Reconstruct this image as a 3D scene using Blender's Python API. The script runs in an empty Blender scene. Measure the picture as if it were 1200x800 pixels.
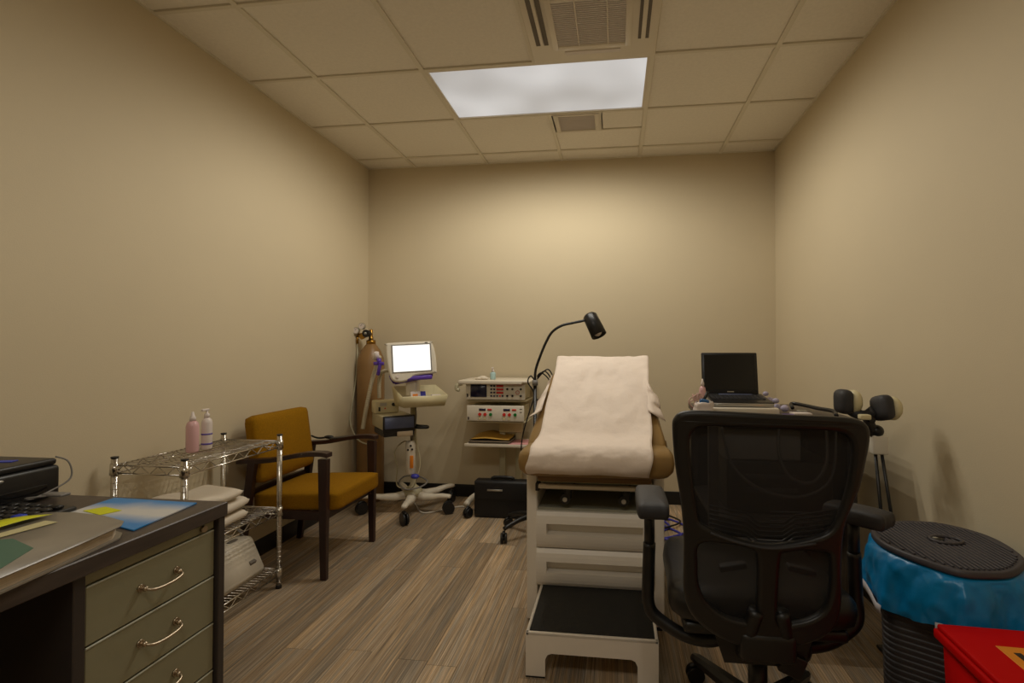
import bpy, bmesh, math, random
from mathutils import Vector, Matrix, noise
random.seed(7)
PI = math.pi
SC = bpy.context.scene
COL = SC.collection

# ------------------------------------------------------------------ camera, world, light, exposure
def make_camera():
    c = bpy.data.cameras.new('camera'); o = bpy.data.objects.new('camera', c); COL.objects.link(o)
    o.location = (0, 0, 1.206)
    o.rotation_mode = 'XYZ'
    o.rotation_euler = (PI/2 + 0.0157, 0, 0.1278)
    c.sensor_fit = 'HORIZONTAL'; c.sensor_width = 36
    c.lens = 605.25/1200*36
    c.shift_x = -0.0357; c.shift_y = -0.0022
    c.clip_start = 0.02; c.clip_end = 50
    SC.camera = o
make_camera()
w = bpy.data.worlds.new('world'); SC.world = w; w.use_nodes = True
w.node_tree.nodes['Background'].inputs[0].default_value = (0.9, 0.85, 0.75, 1)
w.node_tree.nodes['Background'].inputs[1].default_value = 0.02
SC.view_settings.view_transform = 'Standard'
SC.view_settings.look = 'None'
SC.view_settings.gamma = 1.0
SC.view_settings.exposure = 0.0
LAMP_POWER = 8.7          # watts of each of the small lamps set under the ceiling panels
LAMP_COLOR = (1.0, 0.95, 0.83)
BACK_FACTOR = 0.55

# ------------------------------------------------------------------ materials
def lin(c):
    return tuple(((v/255)/12.92 if v/255 <= 0.04045 else (((v/255)+0.055)/1.055)**2.4) for v in c)
def mat(name, rgb, rough=0.5, metal=0.0, bump=0.0, bscale=80, var=0.0, vscale=6, spec=0.5, emit=0, trans=0, alpha=1, stretch=None, coat=0):
    m = bpy.data.materials.new(name); m.use_nodes = True
    nt = m.node_tree; b = nt.nodes['Principled BSDF']
    c = lin(rgb)
    b.inputs['Base Color'].default_value = (*c, 1)
    b.inputs['Roughness'].default_value = rough
    b.inputs['Metallic'].default_value = metal
    b.inputs['Specular IOR Level'].default_value = spec
    if coat: b.inputs['Coat Weight'].default_value = coat
    if trans: b.inputs['Transmission Weight'].default_value = trans
    if alpha < 1: b.inputs['Alpha'].default_value = alpha
    if emit:
        b.inputs['Emission Color'].default_value = (*c, 1); b.inputs['Emission Strength'].default_value = emit
    tc = nt.nodes.new('ShaderNodeTexCoord')
    src = tc.outputs['Object']
    if stretch:
        mp = nt.nodes.new('ShaderNodeMapping'); mp.inputs['Scale'].default_value = stretch
        nt.links.new(src, mp.inputs[0]); src = mp.outputs[0]
    if var:
        n = nt.nodes.new('ShaderNodeTexNoise'); n.inputs['Scale'].default_value = vscale; n.inputs['Detail'].default_value = 6
        nt.links.new(src, n.inputs['Vector'])
        r = nt.nodes.new('ShaderNodeValToRGB')
        r.color_ramp.elements[0].position = 0.3; r.color_ramp.elements[1].position = 0.7
        r.color_ramp.elements[0].color = (*[v*(1-var) for v in c], 1)
        r.color_ramp.elements[1].color = (*[min(1, v*(1+var)) for v in c], 1)
        nt.links.new(n.outputs['Fac'], r.inputs[0]); nt.links.new(r.outputs[0], b.inputs['Base Color'])
    if bump:
        n2 = nt.nodes.new('ShaderNodeTexNoise'); n2.inputs['Scale'].default_value = bscale; n2.inputs['Detail'].default_value = 4
        nt.links.new(src, n2.inputs['Vector'])
        bp = nt.nodes.new('ShaderNodeBump'); bp.inputs['Strength'].default_value = bump; bp.inputs['Distance'].default_value = 0.004
        nt.links.new(n2.outputs['Fac'], bp.inputs['Height']); nt.links.new(bp.outputs[0], b.inputs['Normal'])
    return m

M = {}
M['wall'] = mat('wall_paint', (208, 193, 163), 0.75, bump=0.12, bscale=260, var=0.02, vscale=1.5)
M['tile'] = mat('ceiling_tile', (240, 233, 220), 0.9, bump=0.35, bscale=220, var=0.03, vscale=60)
M['grid'] = mat('ceiling_grid', (226, 218, 200), 0.5)
M['base'] = mat('black_vinyl', (22, 20, 19), 0.5, bump=0.05)
M['joint'] = mat('floor_joint', (60, 50, 42), 0.8)
M['white_metal'] = mat('white_metal', (222, 212, 194), 0.4, var=0.02)
M['vent_grey'] = mat('vent_grey', (228, 220, 214), 0.6)
M['dark_slot'] = mat('dark_slot', (112, 104, 94), 0.8)
M['laminate'] = mat('charcoal_laminate', (74, 64, 58), 0.42, bump=0.05, bscale=60, var=0.18, vscale=8, stretch=(9, 1, 9))
M['black_lam'] = mat('desk_frame_black', (58, 51, 48), 0.45, bump=0.05)
M['drawer'] = mat('sage_drawer', (142, 138, 112), 0.5, bump=0.04, bscale=150, var=0.04, vscale=5)
M['edge'] = mat('drawer_edge', (176, 176, 158), 0.4)
M['nickel'] = mat('brushed_nickel', (184, 168, 146), 0.36, metal=1)
M['chrome'] = mat('chrome_wire', (205, 200, 192), 0.22, metal=1)
M['brass'] = mat('brass', (170, 130, 60), 0.3, metal=1)
M['black_pl'] = mat('black_plastic', (24, 23, 24), 0.38, bump=0.06, bscale=120)
M['black_soft'] = mat('black_soft_pad', (48, 47, 50), 0.6, bump=0.1, bscale=200)
M['black_gloss'] = mat('black_gloss', (12, 12, 14), 0.15)
M['screen_off'] = mat('dark_screen', (20, 20, 20), 0.22)
M['mustard'] = mat('mustard_fabric', (146, 103, 12), 0.95, bump=0.5, bscale=400, var=0.12, vscale=120, spec=0.15)
M['espresso'] = mat('espresso_wood', (50, 30, 26), 0.35, bump=0.05, var=0.25, vscale=20, stretch=(1, 1, 0.2))
M['tank'] = mat('brown_tank_paint', (142, 108, 66), 0.4, bump=0.05, var=0.08, vscale=8)
M['cream'] = mat('cream_plastic', (214, 202, 162), 0.4, var=0.03)
M['ivory'] = mat('ivory_plastic', (224, 216, 200), 0.38)
M['beige_dark'] = mat('beige_tray', (190, 180, 148), 0.45)
M['purple'] = mat('purple_plastic', (92, 60, 170), 0.35)
M['blue_panel'] = mat('slate_blue_panel', (84, 92, 122), 0.4, var=0.05)
M['orange'] = mat('orange_sticker', (238, 140, 40), 0.5)
M['clear_tube'] = mat('clear_tube', (206, 200, 170), 0.25, alpha=0.75)
M['hose'] = mat('pale_corrugated_hose', (196, 186, 160), 0.45)
M['red_btn'] = mat('red_button', (206, 50, 40), 0.4)
M['green_btn'] = mat('green_button', (20, 120, 50), 0.4)
M['navy'] = mat('navy_display', (32, 32, 62), 0.2)
M['case'] = mat('black_case_leather', (16, 15, 18), 0.5, bump=0.2, bscale=150)
M['silver'] = mat('silver_badge', (190, 188, 182), 0.3, metal=0.8)
M['yellow_env'] = mat('yellow_envelope', (196, 152, 62), 0.6, var=0.05)
M['pink'] = mat('pink_paper', (222, 160, 160), 0.7)
M['tan'] = mat('tan_vinyl', (150, 118, 68), 0.42, bump=0.12, bscale=60, var=0.03)
M['tan_dark'] = mat('tan_board', (124, 94, 56), 0.5)
M['paper'] = mat('exam_paper', (242, 226, 212), 0.75, bump=0.5, bscale=45)
M['table_white'] = mat('table_cream_enamel', (242, 234, 222), 0.38, var=0.015)
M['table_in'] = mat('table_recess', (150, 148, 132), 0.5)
M['mat'] = mat('black_rubber_mat', (38, 38, 36), 0.75, bump=0.7, bscale=330, var=0.2, vscale=60)
M['towel'] = mat('white_terry', (228, 216, 198), 0.9, bump=0.8, bscale=300)
M['sheet_blue'] = None
M['lime'] = mat('lime_note', (214, 216, 20), 0.6)
M['cream_note'] = mat('cream_note', (204, 196, 150), 0.6)
M['folder_grey'] = mat('grey_folder', (142, 134, 122), 0.3, var=0.06, vscale=8)
M['folder_teal'] = mat('teal_folder_patch', (70, 112, 96), 0.4)
M['pages'] = mat('page_edges', (206, 190, 168), 0.7, var=0.2, vscale=30, stretch=(1, 1, 40))
M['blue_key'] = mat('blue_key', (38, 66, 190), 0.4)
M['pink_liquid'] = mat('pink_soap', (232, 186, 188), 0.25, alpha=0.9)
M['bottle_white'] = mat('white_bottle', (226, 214, 208), 0.35)
M['violet_band'] = mat('violet_print', (96, 80, 170), 0.5)
M['cyan_liquid'] = mat('cyan_gel', (176, 206, 206), 0.25)
M['mesh'] = None
M['bag_blue'] = mat('blue_bag_film', (8, 128, 190), 0.35, bump=0.6, bscale=22, var=0.15, vscale=9, spec=0.5)
M['bag_white'] = mat('white_bag_hem', (205, 200, 205), 0.5)
M['bin'] = mat('charcoal_bin', (56, 53, 55), 0.5, bump=0.1, bscale=100)
M['lid'] = mat('charcoal_lid', (66, 62, 66), 0.5, bump=0.1, bscale=100)
M['red'] = mat('red_plastic', (192, 0, 0), 0.6, spec=0.1, bump=0.05)
M['label_y'] = mat('yellow_label', (226, 138, 24), 0.55)
M['ink'] = mat('black_ink', (40, 26, 16), 0.6)
M['grey_pl'] = mat('grey_plastic', (128, 124, 120), 0.45)
M['blue_cord'] = mat('blue_cord', (60, 60, 170), 0.4)
M['cable'] = mat('black_cable', (26, 22, 22), 0.45)
M['cable_white'] = mat('white_cable', (200, 192, 178), 0.45)
M['gas'] = mat('gas_lift_steel', (110, 96, 80), 0.3, metal=0.8)

def mat_floor():
    m = bpy.data.materials.new('grey_brown_plank'); m.use_nodes = True
    nt = m.node_tree; N = nt.nodes; L = nt.links; b = N['Principled BSDF']
    tc = N.new('ShaderNodeTexCoord'); oi = N.new('ShaderNodeObjectInfo')
    off = N.new('ShaderNodeVectorMath'); off.operation = 'SCALE'
    cmb = N.new('ShaderNodeCombineXYZ')
    for i in range(3): L.new(oi.outputs['Random'], cmb.inputs[i])
    L.new(cmb.outputs[0], off.inputs[0]); off.inputs['Scale'].default_value = 37
    add = N.new('ShaderNodeVectorMath'); add.operation = 'ADD'
    L.new(tc.outputs['Object'], add.inputs[0]); L.new(off.outputs[0], add.inputs[1])
    mp = N.new('ShaderNodeMapping'); mp.inputs['Scale'].default_value = (15, 1.7, 1); L.new(add.outputs[0], mp.inputs[0])
    n1 = N.new('ShaderNodeTexNoise'); n1.inputs['Scale'].default_value = 2.0; n1.inputs['Detail'].default_value = 8; n1.inputs['Roughness'].default_value = 0.65
    n1.inputs['Distortion'].default_value = 0.6
    L.new(mp.outputs[0], n1.inputs['Vector'])
    r = N.new('ShaderNodeValToRGB'); e = r.color_ramp.elements
    e[0].position = 0.28; e[0].color = (*lin((112, 98, 82)), 1)
    e[1].position = 0.72; e[1].color = (*lin((228, 208, 182)), 1)
    mid = e.new(0.5); mid.color = (*lin((168, 148, 122)), 1)
    L.new(n1.outputs['Fac'], r.inputs[0])
    # slow warm / grey patches inside a plank
    mp2 = N.new('ShaderNodeMapping'); mp2.inputs['Scale'].default_value = (6, 1.3, 1); L.new(add.outputs[0], mp2.inputs[0])
    n2 = N.new('ShaderNodeTexNoise'); n2.inputs['Scale'].default_value = 1.6; n2.inputs['Detail'].default_value = 3
    L.new(mp2.outputs[0], n2.inputs['Vector'])
    r2 = N.new('ShaderNodeValToRGB'); r2.color_ramp.elements[0].position = 0.35; r2.color_ramp.elements[1].position = 0.65
    r2.color_ramp.elements[0].color = (0.78, 0.84, 0.94, 1); r2.color_ramp.elements[1].color = (1.12, 1.0, 0.84, 1)
    L.new(n2.outputs['Fac'], r2.inputs[0])
    mul = N.new('ShaderNodeMix'); mul.data_type = 'RGBA'; mul.blend_type = 'MULTIPLY'; mul.inputs[0].default_value = 1
    L.new(r.outputs[0], mul.inputs[6]); L.new(r2.outputs[0], mul.inputs[7])
    mr = N.new('ShaderNodeMapRange'); mr.inputs[3].default_value = 0.74; mr.inputs[4].default_value = 1.38
    pw = N.new('ShaderNodeMath'); pw.operation = 'POWER'; pw.inputs[1].default_value = 1.8
    L.new(oi.outputs['Random'], pw.inputs[0]); L.new(pw.outputs[0], mr.inputs[0])
    mul2 = N.new('ShaderNodeVectorMath'); mul2.operation = 'SCALE'
    L.new(mul.outputs[2], mul2.inputs[0]); L.new(mr.outputs[0], mul2.inputs['Scale'])
    L.new(mul2.outputs[0], b.inputs['Base Color'])
    b.inputs['Roughness'].default_value = 0.55
    bp = N.new('ShaderNodeBump'); bp.inputs['Strength'].default_value = 0.25; bp.inputs['Distance'].default_value = 0.002
    L.new(n1.outputs['Fac'], bp.inputs['Height']); L.new(bp.outputs[0], b.inputs['Normal'])
    return m
M['plank'] = mat_floor()
M['frame_black2'] = mat('slot_grey', (58, 56, 56), .6)

def mat_mesh():
    m = bpy.data.materials.new('black_chair_mesh'); m.use_nodes = True
    nt = m.node_tree; N = nt.nodes; L = nt.links; b = N['Principled BSDF']
    b.inputs['Base Color'].default_value = (*lin((26, 25, 26)), 1); b.inputs['Roughness'].default_value = 0.7
    tc = N.new('ShaderNodeTexCoord'); mp = N.new('ShaderNodeMapping'); mp.inputs['Scale'].default_value = (700, 700, 700)
    ck = N.new('ShaderNodeTexChecker'); ck.inputs['Scale'].default_value = 1.0
    L.new(tc.outputs['Object'], mp.inputs[0]); L.new(mp.outputs[0], ck.inputs['Vector'])
    mr = N.new('ShaderNodeMapRange'); mr.inputs[3].default_value = 0.68; mr.inputs[4].default_value = 0.90
    L.new(ck.outputs['Fac'], mr.inputs[0]); L.new(mr.outputs[0], b.inputs['Alpha'])
    return m
M['mesh'] = mat_mesh()

def mat_booklet():
    m = bpy.data.materials.new('blue_booklet_print'); m.use_nodes = True
    nt = m.node_tree; N = nt.nodes; L = nt.links; b = N['Principled BSDF']
    tc = N.new('ShaderNodeTexCoord'); n = N.new('ShaderNodeTexNoise'); n.inputs['Scale'].default_value = 5; n.inputs['Detail'].default_value = 3
    L.new(tc.outputs['Object'], n.inputs['Vector'])
    sp = N.new('ShaderNodeSeparateXYZ'); L.new(tc.outputs['Object'], sp.inputs[0])
    # pale cloud band through the middle of the cover
    ab = N.new('ShaderNodeMath'); ab.operation = 'ABSOLUTE'; L.new(sp.outputs[1], ab.inputs[0])
    ad = N.new('ShaderNodeMath'); ad.operation = 'MULTIPLY_ADD'; ad.inputs[1].default_value = 5.5
    L.new(ab.outputs[0], ad.inputs[0])
    sc = N.new('ShaderNodeMath'); sc.operation = 'MULTIPLY'; sc.inputs[1].default_value = 0.7; L.new(n.outputs['Fac'], sc.inputs[0])
    L.new(sc.outputs[0], ad.inputs[2])
    r = N.new('ShaderNodeValToRGB'); e = r.color_ramp.elements
    e[0].position = 0.42; e[0].color = (*lin((206, 206, 206)), 1); e[1].position = 0.85; e[1].color = (*lin((20, 130, 205)), 1)
    L.new(ad.outputs[0], r.inputs[0]); L.new(r.outputs[0], b.inputs['Base Color']); b.inputs['Roughness'].default_value = 0.35
    return m
M['booklet'] = mat_booklet()

# ------------------------------------------------------------------ mesh helpers
class MB:
    def __init__(s): s.bm = bmesh.new(); s.mats = []
    def _mi(s, m):
        if m is None: return 0
        if m not in s.mats: s.mats.append(m)
        return s.mats.index(m)
    def _merge(s, b2, mi, smooth):
        me = bpy.data.meshes.new('t'); 
        for f in b2.faces: f.material_index = mi; f.smooth = smooth
        b2.to_mesh(me); b2.free(); s.bm.from_mesh(me); bpy.data.meshes.remove(me)
    def box(s, lo, hi, bev=0, seg=2, m=None, rot=None, pivot=None, smooth=None):
        b = bmesh.new(); bmesh.ops.create_cube(b, size=1)
        lo = Vector(lo); hi = Vector(hi); c = (lo+hi)/2; d = hi-lo
        for v in b.verts: v.co = Vector((v.co.x*d.x, v.co.y*d.y, v.co.z*d.z))
        if bev:
            bmesh.ops.bevel(b, geom=list(b.edges), offset=min(bev, min(d)*0.49), segments=seg, affect='EDGES', profile=0.5)
        mt = Matrix.Translation(c)
        if rot is not None:
            p = Vector(pivot) if pivot is not None else c
            mt = Matrix.Translation(p) @ rot @ Matrix.Translation(-p) @ mt
        b.transform(mt)
        s._merge(b, s._mi(m), bool(bev) if smooth is None else smooth); return s
    def cyl(s, p0, p1, r, r2=None, n=20, m=None, cap=True, smooth=True):
        p0 = Vector(p0); p1 = Vector(p1); d = p1-p0; L = d.length
        b = bmesh.new(); bmesh.ops.create_cone(b, cap_ends=cap, segments=n, radius1=r, radius2=r if r2 is None else r2, depth=L)
        q = Vector((0, 0, 1)).rotation_difference(d.normalized()).to_matrix().to_4x4()
        b.transform(Matrix.Translation((p0+p1)/2) @ q)
        mi = s._mi(m)
        for f in b.faces: f.material_index = mi; f.smooth = smooth and len(f.verts) == 4
        me = bpy.data.meshes.new('t'); b.to_mesh(me); b.free(); s.bm.from_mesh(me); bpy.data.meshes.remove(me); return s
    def ball(s, c, r, sc=(1, 1, 1), m=None, n=16, rot=None):
        b = bmesh.new(); bmesh.ops.create_uvsphere(b, u_segments=n, v_segments=max(6, n//2), radius=r)
        mt = Matrix.Diagonal((*sc, 1))
        if rot is not None: mt = rot @ mt
        b.transform(Matrix.Translation(c) @ mt); s._merge(b, s._mi(m), True); return s
    def lathe(s, prof, org=(0, 0, 0), n=24, m=None, rot=None):
        b = bmesh.new(); rings = []
        for r, z in prof:
            rings.append([b.verts.new((r*math.cos(2*PI*k/n), r*math.sin(2*PI*k/n), z)) for k in range(n)])
        for a, c in zip(rings, rings[1:]):
            for k in range(n): b.faces.new((a[k], a[(k+1) % n], c[(k+1) % n], c[k]))
        b.faces.new(list(reversed(rings[0]))); b.faces.new(rings[-1])
        bmesh.ops.remove_doubles(b, verts=b.verts, dist=1e-6)
        mt = Matrix.Translation(org)
        if rot is not None: mt = mt @ rot
        b.transform(mt); s._merge(b, s._mi(m), True); return s
    def tube(s, pts, r, n=8, m=None, closed=False, smooth_path=0):
        pts = [Vector(p) for p in pts]
        if smooth_path: pts = catmull(pts, smooth_path, closed)
        rs = r if isinstance(r, (list, tuple)) else None
        b = bmesh.new(); rings = []; N = len(pts); up = None
        for i, p in enumerate(pts):
            if closed: t = pts[(i+1) % N]-pts[i-1]
            else: t = pts[min(i+1, N-1)]-pts[max(i-1, 0)]
            t.normalize()
            if up is None: up = Vector((0, 0, 1)) if abs(t.z) < 0.9 else Vector((1, 0, 0))
            x = t.cross(up)
            if x.length < 1e-5: x = t.orthogonal()
            x.normalize(); up = x.cross(t).normalized()
            rr = r if rs is None else rs[0]+(rs[1]-rs[0])*i/(N-1)
            rings.append([b.verts.new(p+(x*math.cos(2*PI*k/n)+up*math.sin(2*PI*k/n))*rr) for k in range(n)])
        pr = list(zip(rings, rings[1:]))
        if closed: pr.append((rings[-1], rings[0]))
        for a, c in pr:
            for k in range(n): b.faces.new((a[k], a[(k+1) % n], c[(k+1) % n], c[k]))
        if not closed:
            b.faces.new(list(reversed(rings[0]))); b.faces.new(rings[-1])
        bmesh.ops.recalc_face_normals(b, faces=b.faces)
        s._merge(b, s._mi(m), True); return s
    def prism(s, poly, h, m=None, xf=None, smooth=False, bev=0):
        # polygon in XY, extruded 0..h in z, then transformed
        b = bmesh.new(); vs = [b.verts.new((x, y, 0)) for x, y in poly]; f = b.faces.new(vs)
        g = bmesh.ops.extrude_face_region(b, geom=[f])
        for v in [e for e in g['geom'] if isinstance(e, bmesh.types.BMVert)]: v.co.z += h
        bmesh.ops.recalc_face_normals(b, faces=b.faces)
        if bev: bmesh.ops.bevel(b, geom=list(b.edges), offset=bev, segments=2, affect='EDGES')
        if xf is not None: b.transform(xf)
        s._merge(b, s._mi(m), smooth or bool(bev)); return s
    def grid(s, P, m=None, thick=0, smooth=True, closed_u=False):
        b = bmesh.new(); R = [[b.verts.new(p) for p in row] for row in P]
        for a, c in zip(R, R[1:]):
            K = len(a)
            for k in range(K if closed_u else K-1): b.faces.new((a[k], a[(k+1) % K], c[(k+1) % K], c[k]))
        if thick:
            bmesh.ops.recalc_face_normals(b, faces=b.faces)
            bmesh.ops.solidify(b, geom=list(b.faces), thickness=thick)
        s._merge(b, s._mi(m), smooth); return s
    def xf(s, mt): s.bm.transform(mt); return s
    def build(s, name, m=None, parent=None, origin=None, kind=None, label=None):
        org = Vector(parent['_o']) if parent is not None else Vector(origin or (0, 0, 0))
        s.bm.transform(Matrix.Translation(-org))
        me = bpy.data.meshes.new(name); s.bm.to_mesh(me); s.bm.free()
        ms = s.mats if s.mats else [m]
        for q in ms: me.materials.append(q)
        o = bpy.data.objects.new(name, me); COL.objects.link(o)
        o['_o'] = list(org)
        if parent is not None: o.parent = parent
        else: o.location = org
        if kind: o['kind'] = kind
        if label: o['label'] = label
        return o
def catmull(p, k, closed=False):
    out = []; N = len(p)
    rng = range(N) if closed else range(N-1)
    for i in rng:
        p0 = p[(i-1) % N] if closed else p[max(i-1, 0)]
        p1 = p[i]; p2 = p[(i+1) % N]; p3 = p[(i+2) % N] if closed else p[min(i+2, N-1)]
        for j in range(k):
            t = j/k
            out.append(0.5*((2*p1)+(p2-p0)*t+(2*p0-5*p1+4*p2-p3)*t*t+(3*p1-p0-3*p2+p3)*t**3))
    if not closed: out.append(p[-1])
    return out
def catmull2(pts, k):
    return [(v.x, v.y) for v in catmull([Vector((a, b, 0)) for a, b in pts], k, True)]
def thing(name, label, cat, loc, group=None):
    o = bpy.data.objects.new(name, None); COL.objects.link(o); o.location = loc; o.empty_display_size = 0.05
    o['_o'] = list(loc); return tag(o, label, cat, group)
def tag(o, label, cat, group=None):
    o['label'] = label; o['category'] = cat
    if group: o['group'] = group
    return o
def struct(name, mb, m, parent=None, origin=None):
    return mb.build(name, m, parent, origin=origin, kind=None if parent else 'structure')
def shape_with_holes(outer, holes, depth, bev):
    """flat rounded plate with holes, in XY, centred in z"""
    cu = bpy.data.curves.new('t', 'CURVE'); cu.dimensions = '2D'; cu.fill_mode = 'BOTH'; cu.extrude = depth/2-bev; cu.bevel_depth = bev; cu.bevel_resolution = 2; cu.offset = -bev
    for pl in [outer]+holes:
        sp = cu.splines.new('POLY'); sp.points.add(len(pl)-1); sp.use_cyclic_u = True
        for q, (x, y) in zip(sp.points, pl): q.co = (x, y, 0, 1)
    o = bpy.data.objects.new('t', cu)
    me = bpy.data.meshes.new_from_object(o)
    b = bmesh.new(); b.from_mesh(me); bpy.data.objects.remove(o); bpy.data.curves.remove(cu); bpy.data.meshes.remove(me)
    return b
def rz(a): return Matrix.Rotation(a, 4, 'Z')
def rx(a): return Matrix.Rotation(a, 4, 'X')
def ry(a): return Matrix.Rotation(a, 4, 'Y')
def copy_part(o, parent, loc=(0, 0, 0), rot=None):
    c = o.copy(); COL.objects.link(c); c.parent = parent; c.location = loc
    if rot is not None: c.rotation_euler = rot
    return c

# ------------------------------------------------------------------ room
XL, XR, YB, YF, H = -2.041, 1.2014, 4.075, -1.6, 2.702
fl = struct('floor', MB().box((XL-.1, YF-.1, -.12), (XR+.1, YB+.1, -.004)), M['joint'])
PW = 0.1205
pl_mesh = None
col = 0; x = XL
while x < XR-0.01:
    wd = min(PW, XR-x); y = YF - random.random()*1.0
    while y < YB-0.01:
        L_ = 1.2
        y0 = max(y, YF); y1 = min(y+L_, YB)
        if y1-y0 > 0.02:
            if pl_mesh is None:
                pl_mesh = MB().box((-.5, -.5, -.004), (.5, .5, 0)).build('plank', M['plank'], fl)
                p = pl_mesh
                me = p.data
            else:
                p = bpy.data.objects.new('plank', me); COL.objects.link(p); p.parent = fl
            # full-size geometry through scale so alike planks share one mesh
            p.location = (x+wd/2, (y0+y1)/2, 0); p.scale = (wd-.0014, y1-y0-.0016, 1)
        y += L_
    x += PW; col += 1
struct('wall_left', MB().box((XL-.1, YF-.1, 0), (XL, YB+.1, H+.1)), M['wall'])
struct('wall_right', MB().box((XR, YF-.1, 0), (XR+.1, YB+.1, H+.1)), M['wall'])
struct('wall_back', MB().box((XL, YB, 0), (XR, YB+.1, H+.1)), M['wall'])
struct('wall_front', MB().box((XL, YF-.1, 0), (XR, YF, H+.1)), M['wall'])
struct('baseboard_back', MB().box((XL+.01, YB-.008, 0), (XR-.01, YB, .1), .003), M['base'])
struct('baseboard_left', MB().box((XL, YF, 0), (XL+.008, YB-.01, .1), .003), M['base'])
struct('baseboard_right', MB().box((XR-.008, YF, 0), (XR, YB-.01, .1), .003), M['base'])

ceil = struct('ceiling', MB().box((XL-.1, YF-.1, H+.06), (XR+.1, YB+.1, H+.1)), M['tile'])
G = .6096
xs = [XL, -1.635, -1.0252, -.4156, .194, .8036, XR]
ys = [YB, 3.865] + [3.865-G*k for k in range(1, 9)] + [YF]
LX0, LX1, LY0, LY1 = xs[2], xs[4], ys[3], ys[2]     # the light panel's bay
def tile(x0, y0, x1, y1):
    g = .011
    MB().box((x0+g, y0+g, H-.004), (x1-g, y1-g, H+.012), .003, 1, smooth=False).build('ceiling_tile', M['tile'], ceil)
lights_bays = [(2, 2)]
for i in range(len(xs)-1):
    for j in range(len(ys)-1):
        x0, x1 = xs[i], xs[i+1]; y1, y0 = ys[j], ys[j+1]
        if i in (2, 3) and j == 2: continue                 # light
        if i in (2, 3) and j == 7: continue                 # second light behind
        if i == 3 and j == 3: continue                      # cassette
        if i == 3 and j == 1:
            tile(x0, y1-.335, x0+G, y0+0) if False else None
            ysp = 3.53
            tile(x0, ysp, x1, y1); tile(-.09, y0, x1, ysp); continue
        tile(x0, y0, x1, y1)
gb = MB()
for x in xs[1:-1]:
    if x == xs[3]:
        gb.box((x-.012, LY1, H-.012), (x+.012, YB, H+.02)); gb.box((x-.012, ys[7], H-.012), (x+.012, LY0, H+.02)); gb.box((x-.012, YF, H-.012), (x+.012, ys[8], H+.02))
    else: gb.box((x-.012, YF, H-.012), (x+.012, YB, H+.02))
for y in ys[1:-1]:
    gb.box((XL, y-.010, H-.0115), (XR, y+.010, H+.02))
gb.box((xs[3], 3.523, H-.011), (xs[4], 3.537, H+.02)).box((-.098, LY1, H-.0105), (-.086, 3.53, H+.02))
gb.box((XL, YF, H-.010), (XL+.014, YB, H+.02)).box((XR-.014, YF, H-.010), (XR, YB, H+.02)).box((XL, YB-.014, H-.010), (XR, YB, H+.02))
gb.build('ceiling_grid', M['grid'], ceil)

# ------------------------------------------------------------------ ceiling fixtures
M['filter'] = mat('filter_mesh', (186, 176, 168), .7)
M['diffuser'] = None
def mat_diffuser():
    m = bpy.data.materials.new('lit_diffuser'); m.use_nodes = True
    nt = m.node_tree; N = nt.nodes; L = nt.links; b = N['Principled BSDF']
    b.inputs['Base Color'].default_value = (0.5, 0.5, 0.5, 1); b.inputs['Roughness'].default_value = 0.6
    tc = N.new('ShaderNodeTexCoord'); n = N.new('ShaderNodeTexNoise'); n.inputs['Scale'].default_value = 2.2; n.inputs['Detail'].default_value = 1
    L.new(tc.outputs['Object'], n.inputs['Vector'])
    mr = N.new('ShaderNodeMapRange'); mr.inputs[1].default_value = .3; mr.inputs[2].default_value = .7
    mr.inputs[3].default_value = 0.30; mr.inputs[4].default_value = 0.52
    L.new(n.outputs['Fac'], mr.inputs[0]); L.new(mr.outputs[0], b.inputs['Emission Strength'])
    b.inputs['Emission Color'].default_value = (0.97, 0.98, 1, 1)
    return m
M['diffuser'] = mat_diffuser()
def ceiling_light(x0, y0, x1, y1, label, power):
    t = thing('ceiling_light', label, 'light', ((x0+x1)/2, (y0+y1)/2, H-.01))
    f = MB()
    for a in ((x0+.012, y0+.012, x1-.012, y0+.024), (x0+.012, y1-.024, x1-.012, y1-.012), (x0+.012, y0+.024, x0+.026, y1-.024), (x1-.026, y0+.024, x1-.012, y1-.024)):
        f.box((a[0], a[1], H-.010), (a[2], a[3], H+.01))
    f.build('frame', M['white_metal'], t)
    MB().box((x0+.026, y0+.024, H-.003), (x1-.026, y1-.024, H+.004)).build('diffuser', M['diffuser'], t)
    for i in range(4):
        for j in range(2):
            l = bpy.data.lights.new('lamp', 'SPOT'); l.energy = power; l.color = LAMP_COLOR
            l.spot_size = math.radians(180); l.spot_blend = 0.5; l.shadow_soft_size = 0.0
            o = bpy.data.objects.new('lamp', l); COL.objects.link(o); o.parent = t
            o.location = ((i-1.5)*(x1-x0)/4.2, (j-.5)*(y1-y0)/2.2, -.012)
    return t
ceiling_light(LX0, LY0, LX1, LY1, 'bright rectangular lit light panel in the ceiling grid', LAMP_POWER)
if BACK_FACTOR:
    ceiling_light(LX0, ys[8], LX1, ys[7], 'second lit ceiling panel behind the viewpoint over the desk end', LAMP_POWER*BACK_FACTOR)

t = thing('air_conditioner', 'white ceiling cassette air conditioner with grey louvred grille and side slots', 'air conditioner', (-.11, 2.34, H-.02))
ax0, ax1, ay0, ay1 = -.409, .200, 2.03, 2.638
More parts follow.
